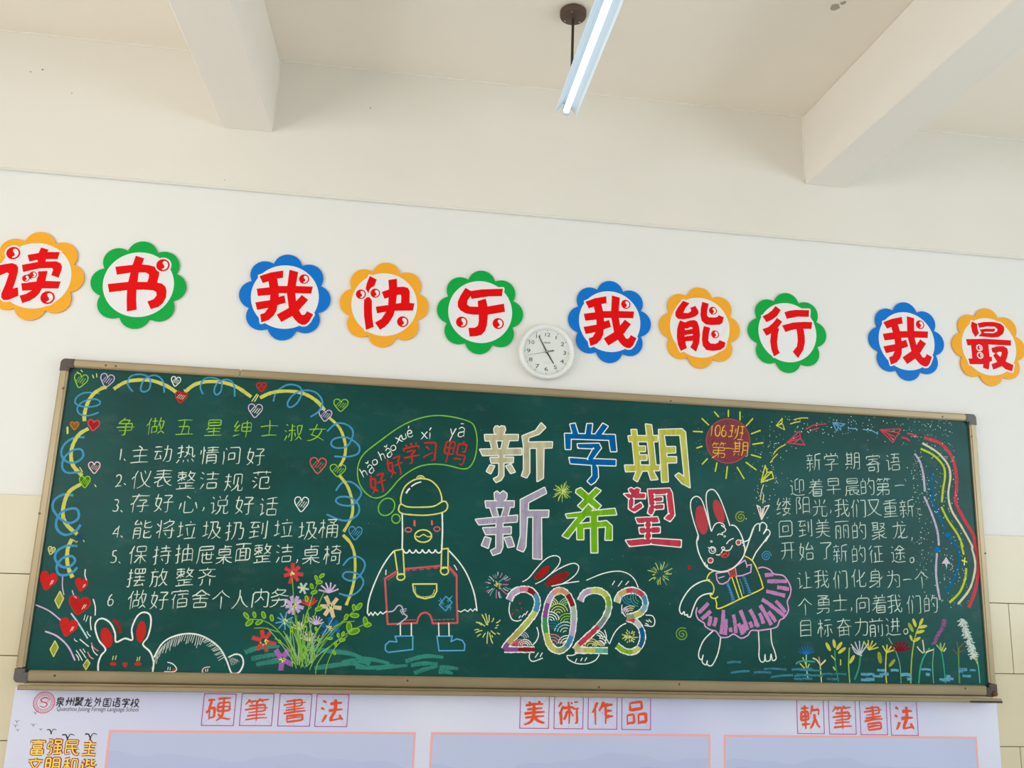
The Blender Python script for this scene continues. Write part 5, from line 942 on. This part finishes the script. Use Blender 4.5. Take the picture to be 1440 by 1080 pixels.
plant([(550, 685), (540, 760), (515, 830)], (50, 150, 110), fans=[(548, 682, 84, 5, (186, 190, 196), 1.9, -130, -55), (600, 652, 60, 5, OB, 1.8, -120, -15)], lines=[([(512, 660), (530, 675), (560, 686)], (186, 190, 196), 1.8), ([(500, 635), (520, 665), (548, 682)], (186, 190, 196), 1.8)], sw=2.6)
plant([(705, 660), (700, 760), (706, 850)], OB, [(665, 698, 36, 80, (150, 160, 60)), (738, 730, 28, -50, (150, 160, 60))], [(706, 668, 48, 4, OB, 2.2, -120, -20)])
plant([(718, 580), (760, 660), (785, 740), (792, 850)], (120, 176, 140), fans=[(788, 658, 62, 7, (120, 26, 36), 3, -170, -15)], sw=1.3)
plant([(922, 470), (880, 560), (856, 700), (850, 852)], (160, 180, 60), [(872, 490, 26, 70, OB), (912, 485, 24, -65, OB), (850, 518, 30, 62, (150, 170, 60)), (920, 514, 28, -12, OB), (906, 544, 26, -15, OB), (852, 580, 18, 70, OB), (885, 590, 26, -30, OB)], sw=2)
plant([(962, 640), (925, 700), (905, 770), (898, 852)], (56, 160, 120), lines=[([(920, 592), (926, 630), (930, 668)], CRM, 2), ([(888, 632), (905, 655), (925, 672)], CRM, 2), ([(985, 650), (960, 658), (938, 668)], CRM, 2)], sw=2.4)
plant([(988, 640), (980, 740), (986, 850)], (110, 170, 140), blobs=[([(1048, 470), (1040, 510), (1010, 560), (985, 610)], (140, 92, 140), 4.5, 1)], sw=1.5)
plant([(1020, 620), (1040, 700), (1058, 850)], (56, 160, 120), fans=[(1035, 660, 52, 3, (170, 180, 90), 1.8, -130, -70)], lines=[([(1060, 640), (1045, 662)], CRM, 2)])
plant([(1134, 640), (1136, 740), (1140, 850)], (90, 140, 70), lines=[([(1125, 602), (1130, 640)], (140, 90, 60), 1.6), ([(1100, 645), (1132, 682)], (120, 80, 60), 1.8), ([(1165, 612), (1136, 642)], (140, 90, 60), 1.4), ([(1165, 655), (1140, 665)], (120, 80, 60), 1.6)], sw=2.6)
plant([(1160, 470), (1195, 540), (1235, 660), (1252, 750), (1262, 850)], (110, 190, 150), lines=[([(1230, 700), (1240, 720), (1250, 740)], OB, 1.4)], blobs=[([(1150, 466), (1178, 540), (1205, 620), (1225, 690)], (205, 216, 208), 9, 1)], sw=1.6)

# ------------------------------------------------------------------ round signs shaped like flowers
signred = mat('sign_red', (222, 0, 4), .35, spec=.12); signwhite = mat('sign_white', (226, 226, 226), .35, spec=.2); signblue = mat('sign_blue', (0, 112, 200), .3, spec=.16); signgold = mat('sign_gold', (238, 166, 40), .3, spec=.2); signgreen = mat('sign_green', (0, 162, 66), .3, spec=.16)
RS = .190; SGY = -.009
def zz(ox, oy, s): return lambda P: [onwall(ox+p[0]/s, oy+p[1]/s, SGY) for p in P]
def sign(cx, cz, m, glyphs, dots, holes, origin, label, tilt=0):
    """cx, cz centre in metres; glyph outlines are given in metres about origin"""
    t = empty('flower_sign', (cx, 0, cz)); tag(t, label, 'wall sign', 'flower shaped signs above the chalkboard')
    P = []
    c0, r0 = .68*RS, .32*RS
    for k in range(8):
        a = tilt+k*PI/4+PI/2
        for j in range(-9, 10):
            # arc of the petal circle between the two notches
            b_ = j/9*math.radians(124)
            x, z = c0+r0*math.cos(b_), r0*math.sin(b_)
            if abs(math.atan2(z, x)) > PI/8-.012: continue
            P.append((cx+x*math.cos(a)-z*math.sin(a), cz+x*math.sin(a)+z*math.cos(a)))
        nx, nz = .814*RS*math.cos(a+PI/8), .814*RS*math.sin(a+PI/8); P.append((cx+nx, cz+nz))
    mb = MB(); mb.flat(P, SGY+.0008, m, .006); mb.build('petal_border', t)
    S = lambda Q: [(x-origin[0]+cx, z-origin[1]+cz) for x, z in Q]
    mb = MB(); mb.flat([(cx+.1405*math.cos(2*PI*k/64), cz+.1405*math.sin(2*PI*k/64)) for k in range(64)], SGY+.0004, signwhite, .0003)
    for Q in glyphs: mb.ribbon(S(Q), .015, SGY+.00028, signwhite, True, sharp=True)
    for (x, z), r in dots: mb.flat(S([(x+(r+.007)*math.cos(k*PI/12), z+(r+.007)*math.sin(k*PI/12)) for k in range(24)]), SGY+.00015, signwhite)
    mb.build('white_panel', t)
    mb = MB()
    for Q in glyphs: mb.flat(S(Q), SGY, signred)
    for Q in holes: mb.flat(S(Q), SGY-.0002, signwhite)
    for (x, z), r in dots: mb.flat(S([(x+(r+.0055)*math.cos(k*PI/12), z+(r+.0055)*math.sin(k*PI/12)) for k in range(24)]), SGY-.0003, signwhite)
    mb.build('character', t)
    for (x, z), r in dots:
        mb = MB(); c = S([(x, z)])[0]
        mb.flat([(c[0]+r*math.cos(k*PI/14), c[1]+r*math.sin(k*PI/14)) for k in range(28)], SGY-.0005, signred)
        comma = [(.05, .68), (.45, .62), (.72, .2), (.68, -.3), (.35, -.68), (-.02, -.74), (-.05, -.6), (.2, -.42), (.24, -.12), (.02, .16), (-.1, .42)]
        mb.flat([(c[0]+u*r, c[1]+v_*r) for u, v_ in smooth(comma, 3, True)], SGY-.0007, signwhite); mb.build('bubble_dot', t)
def dotsof(Zf, L_, s): return [(Zf([(x, y)])[0], r/s*.00298) for x, y, r in L_]
SC_ = {}
def reg(key, ox, oy, s, cx, cy, polys, dots, holes=()):
    Zf = zz(ox, oy, s); SC_[key] = ([Zf(p) for p in polys], dotsof(Zf, dots, s), [Zf(h) for h in holes], onwall(cx, cy, SGY))
reg('du', 0, 320, 7.714, 49.0, 387.5, [[(-80, 440), (-40, 415), (60, 395), (130, 385), (175, 400), (197, 430), (195, 480), (175, 560), (140, 660), (195, 648), (200, 740), (90, 785), (40, 787), (12, 760), (15, 715), (60, 610), (97, 500), (75, 487), (10, 515), (-50, 545)],
     [(298, 297), (420, 275), (445, 215), (528, 240), (515, 265), (650, 265), (625, 342), (500, 342), (495, 368), (610, 366), (655, 385), (673, 425), (665, 470), (635, 545), (555, 515), (577, 455), (560, 438), (420, 445), (250, 483), (238, 405), (410, 372), (405, 350), (318, 370)],
     [(415, 475), (517, 470), (493, 578), (660, 585), (632, 662), (455, 660), (430, 710), (380, 760), (320, 795), (240, 820), (212, 738), (280, 720), (345, 682), (240, 685), (230, 605), (395, 585)]], [(145, 277, 70), (517, 760, 72), (282, 550, 39), (360, 512, 38)])
reg('shu', 120, 330, 7.714, 194.8, 400, [[(325, 348), (512, 327), (548, 228), (640, 257), (615, 322), (690, 330), (755, 348), (780, 385), (802, 405), (800, 440), (780, 520), (830, 530), (870, 565), (881, 610), (875, 680), (840, 745), (790, 785), (710, 808), (672, 725), (740, 700), (772, 660), (770, 625), (740, 605), (640, 597), (555, 598), (552, 700), (557, 815), (450, 833), (448, 700), (452, 602), (258, 625), (243, 535), (465, 512), (490, 412), (342, 435)]],
    [(843, 332, 70)], [[(580, 410), (660, 412), (690, 432), (688, 465), (672, 513), (567, 512)]])
reg('wo', 330, 350, 8.307, 400.8, 417.4, [[(290, 318), (420, 275), (568, 252), (565, 338), (497, 348), (510, 433), (615, 433), (640, 243), (742, 270), (715, 433), (913, 440), (895, 523), (708, 518), (718, 610), (785, 538), (860, 595), (752, 717), (780, 768), (805, 772), (825, 760), (845, 727), (918, 765), (870, 850), (830, 885), (790, 888), (740, 865), (705, 830), (672, 785), (545, 855), (490, 768), (632, 690), (610, 518), (515, 518), (515, 560), (580, 542), (598, 628), (500, 658), (490, 720), (455, 780), (400, 830), (310, 860), (298, 765), (350, 748), (392, 690), (262, 713), (240, 625), (412, 598), (415, 538), (270, 550), (257, 465), (405, 448), (395, 380), (328, 400)]], [(812, 353, 60)])
reg('kuai', 470, 360, 8.307, 540.6, 428, [[(415, 232), (497, 275), (470, 350), (430, 370), (410, 400), (400, 440), (385, 410), (367, 385), (380, 320)], [(385, 480), (410, 480), (440, 515), (440, 640), (447, 740), (462, 828), (370, 865), (348, 700), (345, 600), (350, 510)],
     [(632, 280), (732, 265), (735, 362), (810, 358), (860, 372), (882, 410), (880, 548), (938, 553), (920, 638), (708, 640), (690, 700), (640, 780), (590, 830), (535, 862), (475, 778), (550, 735), (605, 652), (500, 670), (485, 592), (630, 572), (635, 485), (587, 500), (555, 420), (640, 390)]], [(312, 447, 60), (480, 435, 58), (800, 768, 68)], [[(732, 455), (775, 452), (783, 470), (780, 548), (722, 556)]])
reg('le', 610, 375, 8.307, 675.5, 438.5, [[(370, 247), (435, 283), (560, 265), (808, 257), (797, 345), (640, 348), (440, 378), (430, 345), (395, 395), (388, 440), (420, 465), (518, 468), (512, 402), (608, 372), (628, 465), (820, 432), (832, 528), (632, 562), (628, 620), (620, 690), (600, 750), (560, 795), (500, 812), (418, 818), (405, 715), (480, 712), (515, 690), (525, 640), (525, 562), (440, 560), (370, 545), (310, 510), (280, 465), (280, 410), (310, 340)]], [(327, 648, 70), (753, 665, 70)])
reg('neng', 920, 400, 9.0, 984.3, 460.5, [[(365, 205), (447, 238), (395, 300), (370, 358), (430, 362), (465, 340), (467, 315), (448, 300), (520, 270), (558, 330), (562, 370), (520, 405), (450, 430), (370, 442), (300, 435), (268, 400), (268, 350), (300, 290)],
     [(328, 455), (390, 480), (450, 455), (510, 450), (545, 470), (570, 540), (580, 640), (570, 740), (530, 852), (455, 795), (480, 750), (490, 715), (395, 720), (400, 760), (415, 805), (335, 843), (300, 760), (285, 660), (290, 560), (310, 490)],
     [(608, 220), (690, 243), (672, 330), (668, 390), (690, 415), (770, 418), (800, 410), (815, 388), (882, 415), (865, 485), (830, 510), (720, 515), (650, 505), (600, 460), (585, 390), (590, 300)], [(628, 525), (708, 548), (690, 640), (685, 710), (710, 745), (770, 752), (810, 735), (825, 703), (903, 735), (890, 790), (840, 830), (740, 842), (660, 830), (615, 775), (603, 700), (610, 600)]],
    [(743, 333, 57), (770, 632, 57)], [[(390, 555), (420, 560), (455, 540), (478, 542), (485, 560), (400, 578), (388, 575)], [(385, 642), (488, 628), (490, 642), (385, 660)]])
reg('xing', 1050, 405, 8.64, 1107.5, 467.5, [[(350, 218), (415, 268), (370, 340), (310, 385), (240, 415), (192, 343), (260, 310), (310, 270)], [(368, 363), (433, 410), (378, 485), (395, 495), (380, 560), (370, 660), (380, 740), (403, 790), (333, 832), (300, 750), (285, 650), (295, 553), (238, 580), (192, 500), (260, 475), (320, 425)],
     [(458, 295), (520, 275), (600, 266), (760, 268), (755, 352), (620, 348), (487, 375)], [(430, 455), (560, 420), (700, 410), (797, 415), (787, 498), (690, 497), (705, 580), (708, 660), (690, 750), (625, 853), (560, 775), (610, 710), (620, 640), (615, 560), (603, 500), (550, 510), (470, 535)]], [])
reg('zui', 1330, 425, 9.0, 1391, 487.5, [[(328, 243), (400, 275), (400, 330), (420, 395), (375, 440), (335, 380), (318, 300)], [(400, 268), (480, 250), (600, 248), (690, 268), (735, 305), (742, 350), (725, 400), (670, 440), (590, 447), (415, 430), (450, 390), (430, 340), (425, 320)],
     [(255, 467), (500, 462), (825, 482), (825, 550), (540, 535), (555, 690), (583, 690), (587, 745), (557, 755), (545, 853), (470, 830), (475, 785), (305, 785), (285, 712), (335, 712), (320, 545), (275, 547)],
     [(575, 580), (650, 558), (730, 555), (780, 585), (790, 640), (775, 700), (758, 750), (858, 795), (840, 875), (760, 850), (710, 810), (600, 855), (578, 785), (650, 755), (600, 675), (625, 645), (590, 635)]], [(425, 577, 34), (435, 672, 34)], [[(425, 325), (520, 308), (620, 310), (655, 345), (645, 372), (600, 392), (480, 388), (492, 375), (615, 375), (625, 335), (500, 335), (440, 345)], [(640, 645), (670, 628), (705, 630), (705, 660), (690, 692)]])
for key, m, pos, lab in (('du', signgold, None, 'leftmost yellow flower sign, with four bubbles in its red character'), ('shu', signgreen, None, 'green flower sign next to the first yellow one, single bubble at upper right'), ('wo', signblue, None, 'blue flower sign between the first green sign and the second yellow sign'), ('kuai', signgold, None, 'yellow flower sign left of the green sign that is beside the clock'),
                         ('le', signgreen, None, 'green flower sign just left of the round wall clock'), ('wo', signblue, (857.6, 452), 'blue flower sign just right of the round wall clock'), ('neng', signgold, None, 'yellow flower sign right of the clock, between a blue and a green one'), ('xing', signgreen, None, 'green flower sign whose red character has no bubbles'),
                         ('wo', signblue, (1275.2, 479.6), 'blue flower sign beside the yellow one at the far right end'), ('zui', signgold, None, 'yellow flower sign at the far right end with two small bubbles')):
    g, dts, hol, org = SC_[key]; c = org if pos is None else onwall(pos[0], pos[1], SGY)
    o = sign(c[0], c[1], m, g, dts, hol, org, lab)

# ------------------------------------------------------------------ wall clock
CX, CZ_ = 1.9745, 1.3995
clk = empty('wall_clock', (CX, 0, CZ_)); tag(clk, 'round white wall clock with black hands hanging above the chalkboard', 'clock')
wp = mat('clock_white_plastic', (228, 229, 226), .3, spec=.5); ink = mat('clock_ink', (40, 42, 44), .5); face = mat('clock_face', (214, 218, 214), .5)
mb = MB(); mb.lathe([(.100, -.0005), (.118, -.002), (.1235, -.012), (.1235, -.026), (.120, -.035), (.114, -.039), (.108, -.037), (.1025, -.030), (.1012, -.020), (.10, -.020), (.09, -.0195)], (CX, 0, CZ_), wp, 72); mb.build('case', clk, True)
mb = MB(); mb.lathe([(.1008, -.0198), (.1008, -.0205)], (CX, 0, CZ_), face, 64); mb.build('dial', clk)
for h in range(1, 13):
    a = PI/2-h*PI/6; mb = MB(); font_mesh(mb, str(h), CX+.080*math.cos(a), CZ_+.077*math.sin(a), .0245, -.0209, ink, 1.5 if h < 10 else 1.2); o = mb.build('numeral', clk)
    mb = MB(); mb.lathe([(.0021, 0), (.0019, -.0003)], (CX+.0955*math.cos(a), -.0206, CZ_+.0955*math.sin(a)), ink, 8); mb.build('hour_dot', clk)
mb = MB(); font_mesh(mb, 'deli', CX, CZ_+.042, .014, -.0209, ink, 1.6); mb.build('brand_mark', clk)
mb = MB(); font_mesh(mb, 'QUARTZ', CX, CZ_-.050, .005, -.0209, mat('clock_grey', (150, 152, 150), .5), 1.4); mb.build('small_print', clk)
def hand(name, ang, L_, tail, w_, y, m):
    d = Vector((math.cos(ang), math.sin(ang))); n_ = Vector((-d.y, d.x)); c = Vector((CX, CZ_))
    Q = [c-d*tail+n_*w_*.6, c-d*tail-n_*w_*.6, c-n_*w_/2, c+d*L_-n_*w_*.3, c+d*L_+n_*w_*.3, c+n_*w_/2]
    mb = MB(); mb.flat([tuple(q_) for q_ in Q], y, m, .0008); mb.build(name, clk)
hand('minute_hand', PI/2-2*PI*55.2/60, .079, .002, .0052, -.0245, ink); hand('hour_hand', PI/2-2*PI*4.92/12, .061, .002, .0062, -.0232, ink)
hand('second_hand', PI/2-2*PI*42.7/60, .086, 0, .0012, -.0262, ink)
mb = MB(); a = PI/2-2*PI*42.7/60+PI; mb.flat([(CX+.032*math.cos(a)+.0026*math.sin(a)*s, CZ_+.032*math.sin(a)-.0026*math.cos(a)*s) for s in (1, -1)]+[(CX-.0012*math.sin(a)*s, CZ_+.0012*math.cos(a)*s) for s in (1, -1)], -.0262, ink, .0008); mb.build('second_hand_counterweight', clk)
mb = MB(); mb.lathe([(.0055, -.021), (.0055, -.0275), (.003, -.0282)], (CX, 0, CZ_), ink, 20); mb.build('hub', clk); mb = MB(); mb.lathe([(.0026, -.0282), (.002, -.029)], (CX, 0, CZ_), wp, 12); mb.build('hub_cap', clk)

# ------------------------------------------------------------------ printed display poster under the board
PYF = -.0125
post = empty('display_poster', (BW/2, 0, -.5)); tag(post, 'pale lilac printed display poster with orange headings hanging below the chalkboard', 'poster')
pm = bpy.data.materials.new('poster_print'); pm.use_nodes = True; nt = pm.node_tree; b = nt.nodes['Principled BSDF']; b.inputs['Roughness'].default_value = .4; b.inputs['Specular IOR Level'].default_value = .35
tc = nt.nodes.new('ShaderNodeTexCoord'); n1 = nt.nodes.new('ShaderNodeTexNoise'); n1.inputs['Scale'].default_value = .9; n1.inputs['Detail'].default_value = 2
mx = nt.nodes.new('ShaderNodeMix'); mx.data_type = 'RGBA'; mx.inputs[6].default_value = lin((196, 198, 230)); mx.inputs[7].default_value = lin((218, 220, 236))
nt.links.new(tc.outputs['Object'], n1.inputs['Vector']); r1 = nt.nodes.new('ShaderNodeMapRange'); r1.inputs['From Min'].default_value = .35; r1.inputs['From Max'].default_value = .65
nt.links.new(n1.outputs[0], r1.inputs['Value']); nt.links.new(r1.outputs[0], mx.inputs[0]); nt.links.new(mx.outputs[2], b.inputs['Base Color'])
mb = MB(); mb.box((.002, PYF, -.98), (4.002, -.0085, -.0185), pm); mb.build('sheet', post)
salmon = mat('print_salmon', (240, 170, 166), .45); pfill = mat('print_panel_blue', (186, 194, 224), .42, var=.03, vscale=1); mount = mat('print_mountain', (170, 178, 214), .42); mount2 = mat('print_mountain_far', (180, 188, 220), .42)
PB = Z(0, 940, 2.769); PM = Z(500, 940, 2.769); PR = Z(1000, 940, 3.273)
for (p0, p1) in ((PB([(425, 241)])[0], PM([(235, 246)])[0]), (PM([(294, 245)])[0], PM([(1381, 259)])[0]), (PR([(57, 306)])[0], PR([(1222, 313)])[0])):
    a, b_ = onwall(*p0, PYF), onwall(*p1, PYF); x0, x1, z1 = a[0], b_[0], (a[1]+b_[1])/2; z0 = -.93
    par = empty('display_panel', ((x0+x1)/2, PYF, z1), post)
    mb = MB(); mb.flat([(x0, z0), (x1, z0), (x1, z1), (x0, z1)], PYF-.0003, pfill); mb.build('panel_ground', par)
    mb = MB(); e = .0085
    for q_ in (((x0, z1-e), (x1, z1)), ((x0, z0), (x1, z0+e)), ((x0, z0+e), (x0+e, z1-e)), ((x1-e, z0+e), (x1, z1-e))): mb.flat([q_[0], (q_[1][0], q_[0][1]), q_[1], (q_[0][0], q_[1][1])], PYF-.0007, salmon)
    mb.build('panel_border', par)
    for lvl, (m, zb, am, ph) in enumerate(((mount2, z1-.105, .045, x0*3), (mount, z1-.16, .05, x0*2+1))):
        P = [(x0+e, z0+e)]; nn = 40
        for k in range(nn+1):
            t = k/nn; P.append((x0+e+(x1-x0-2*e)*t, zb+am*(.5*math.sin(3.1*t+ph)+.35*math.sin(8*t+ph*2)+.2*math.sin(19*t+ph*3)+.09*math.sin(43*t))))
        P.append((x1-e, z0+e)); mb = MB(); mb.flat(P, PYF-.0004-.0001*lvl, m); mb.build('mountain_silhouette', par)
orange = mat('print_orange', (226, 76, 20), .4); purple = mat('print_purple', (176, 84, 150), .4); pale = mat('print_grid', (186, 176, 214), .4)
def printed(mb, ch, px, py, w_, h_, wd, m, dy, **k): glyph(mb, ch, px, py, w_, h_, wd, m, PYF-dy, plane=PYF, **k)
for chars, pts, bw, bh in (('硬筆書法', [(307.8, 998), (361.2, 998), (414.6, 998.5), (466.8, 999)], 45, 43.5), ('美術作品', [(751.7, 1001.6), (799.7, 1002), (847.4, 1002.5), (894.7, 1003)], 40.5, 42), ('軟筆書法', [(1139.7, 1008), (1184.4, 1008.5), (1228.4, 1009.2), (1271.2, 1010)], 37.5, 42)):
    for ch, (px, py) in zip(chars, pts):
        c = onwall(px, py, PYF); k = onwall(px+1, py, PYF)[0]-c[0]; hw, hh = bw/2*k, bh/2*k; par = empty('heading_character', (c[0], PYF, c[1]), post)
        mb = MB(); R4 = [(c[0]-hw, c[1]-hh), (c[0]+hw, c[1]-hh), (c[0]+hw, c[1]+hh), (c[0]-hw, c[1]+hh)]
        for P in ([R4[0], R4[2]], [R4[1], R4[3]], [(c[0], c[1]-hh), (c[0], c[1]+hh)], [(c[0]-hw, c[1]), (c[0]+hw, c[1])]): mb.ribbon(P, .0013, PYF-.0003, pale, sharp=True)
        mb.ribbon(R4, .0035, PYF-.0005, purple, True, sharp=True); mb.build('practice_square', par)
        mb = MB(); printed(mb, ch, px, py, bw*.76, bh*.74, {'書': 2.9, '筆': 2.9, '硬': 3.6, '軟': 3.5, '術': 3.4}.get(ch, 4.2), orange, .0010, taper=.5, rot=6, slant=.06); mb.build('brush_character', par)
maroon = mat('print_maroon', (150, 30, 24), .4); gold = mat('print_gold', (250, 214, 90), .4); pblack = mat('print_black', (30, 28, 32), .4); pred = mat('print_red', (206, 44, 44), .4)
for ch, px, py in (('富', 53, 1050.5), ('强', 77.6, 1050.5), ('民', 102, 1051), ('主', 126, 1051.5), ('文', 49.5, 1076), ('明', 74, 1076), ('和', 98.5, 1076.5), ('谐', 123.5, 1077)):
    mb = MB(); st = random.getstate(); printed(mb, ch, px, py, 22, 22, 4.8, maroon, .0004, taper=0, rot=0, slant=0, jit=0); random.setstate(st); printed(mb, ch, px, py, 22, 22, 2.1, gold, .0012, taper=0, rot=0, slant=0, jit=0); mb.build('slogan_character', post)
cx, cz = onwall(62, 987.8, PYF); logo = empty('school_emblem', (cx, PYF, cz), post); k = .0031
mb = MB(); circ = lambda r: [(cx+r*k*math.cos(2*PI*j/40), cz+r*k*math.sin(2*PI*j/40)) for j in range(40)]
mb.ribbon(circ(12), .0028, PYF-.0004, pred, True); mb.ribbon(circ(8.2), .0016, PYF-.0004, pred, True)
for j in range(30): a = 2*PI*j/30; mb.ribbon([(cx+9.3*k*math.cos(a), cz+9.3*k*math.sin(a)), (cx+10.8*k*math.cos(a+.05), cz+10.8*k*math.sin(a+.05))], .0022, PYF-.0004, pred, sharp=True)
for P, w_ in (([(4.5, 4.5), (0, 5.6), (-3.8, 3.5), (-2.5, .8), (2.2, -.3), (3.8, -3), (.5, -5.4), (-4.5, -4)], .0042), ([(4.5, 4.5), (5.6, 2.6), (3.2, 2.2)], .0026), ([(-3, -1), (-5.4, -.6)], .002), ([(3, .8), (5.6, .4)], .002)):
    mb.ribbon(smooth([(cx+p[0]*k, cz+p[1]*k) for p in P], 5), w_, PYF-.0004, pred, taper=.4)
mb.build('emblem_print', logo)
nm = empty('school_name', (onwall(140, 988, PYF)[0], PYF, onwall(140, 988, PYF)[1]), post)
for j, ch in enumerate('泉州聚龙外国语学校'):
    mb = MB(); printed(mb, ch, 85+j*13.15, 986.4+j*.25, 12, 13, 1.9, pblack, .0004, taper=.4, rot=3); mb.build('brush_character', nm)
x0, z0 = onwall(79.5, 996.8, PYF); x1, z1 = onwall(195, 999.2, PYF)
mb = MB(); font_mesh(mb, 'Quanzhou Julong Foreign Language School', 0, 0, .022, PYF-.0004, pblack, 1, 'LEFT', .1)
xm = max(v[0] for v in mb.v); mb.v = [(x0+v[0]*(x1-x0)/xm, v[1], z0+v[2]) for v in mb.v]; mb.build('english_name', nm)
for px, py, s, c in ((72, 1029, 5.5, 1), (95, 1037, 7, 1), (127, 1036, 7, 1), (47, 1020, 3, 0), (57.5, 1026, 2, 1), (24, 1015, 3, 0), (22, 1021, 3, 0), (25, 1027, 2.5, 0), (50, 1003, 3, 0), (106, 1056, 4, 1)):
    x, z = onwall(px, py, PYF); mb = MB(); u = s*.0022
    mb.ribbon(smooth([(x-u*1.3, z+u*.55), (x-u*.5, z+u*.6), (x, z-u*.1), (x+u*.6, z+u*.75), (x+u*1.5, z+u*.5)], 5), u*.3, PYF-.0004, pblack if c else mat('print_grey_bird', (110, 112, 140), .4), taper=.5)
    mb.ribbon([(x, z-u*.1), (x+u*.1, z-u*.7)], u*.4, PYF-.0004, pblack if c else MATS['print_grey_bird']); mb.build('printed_bird', post)
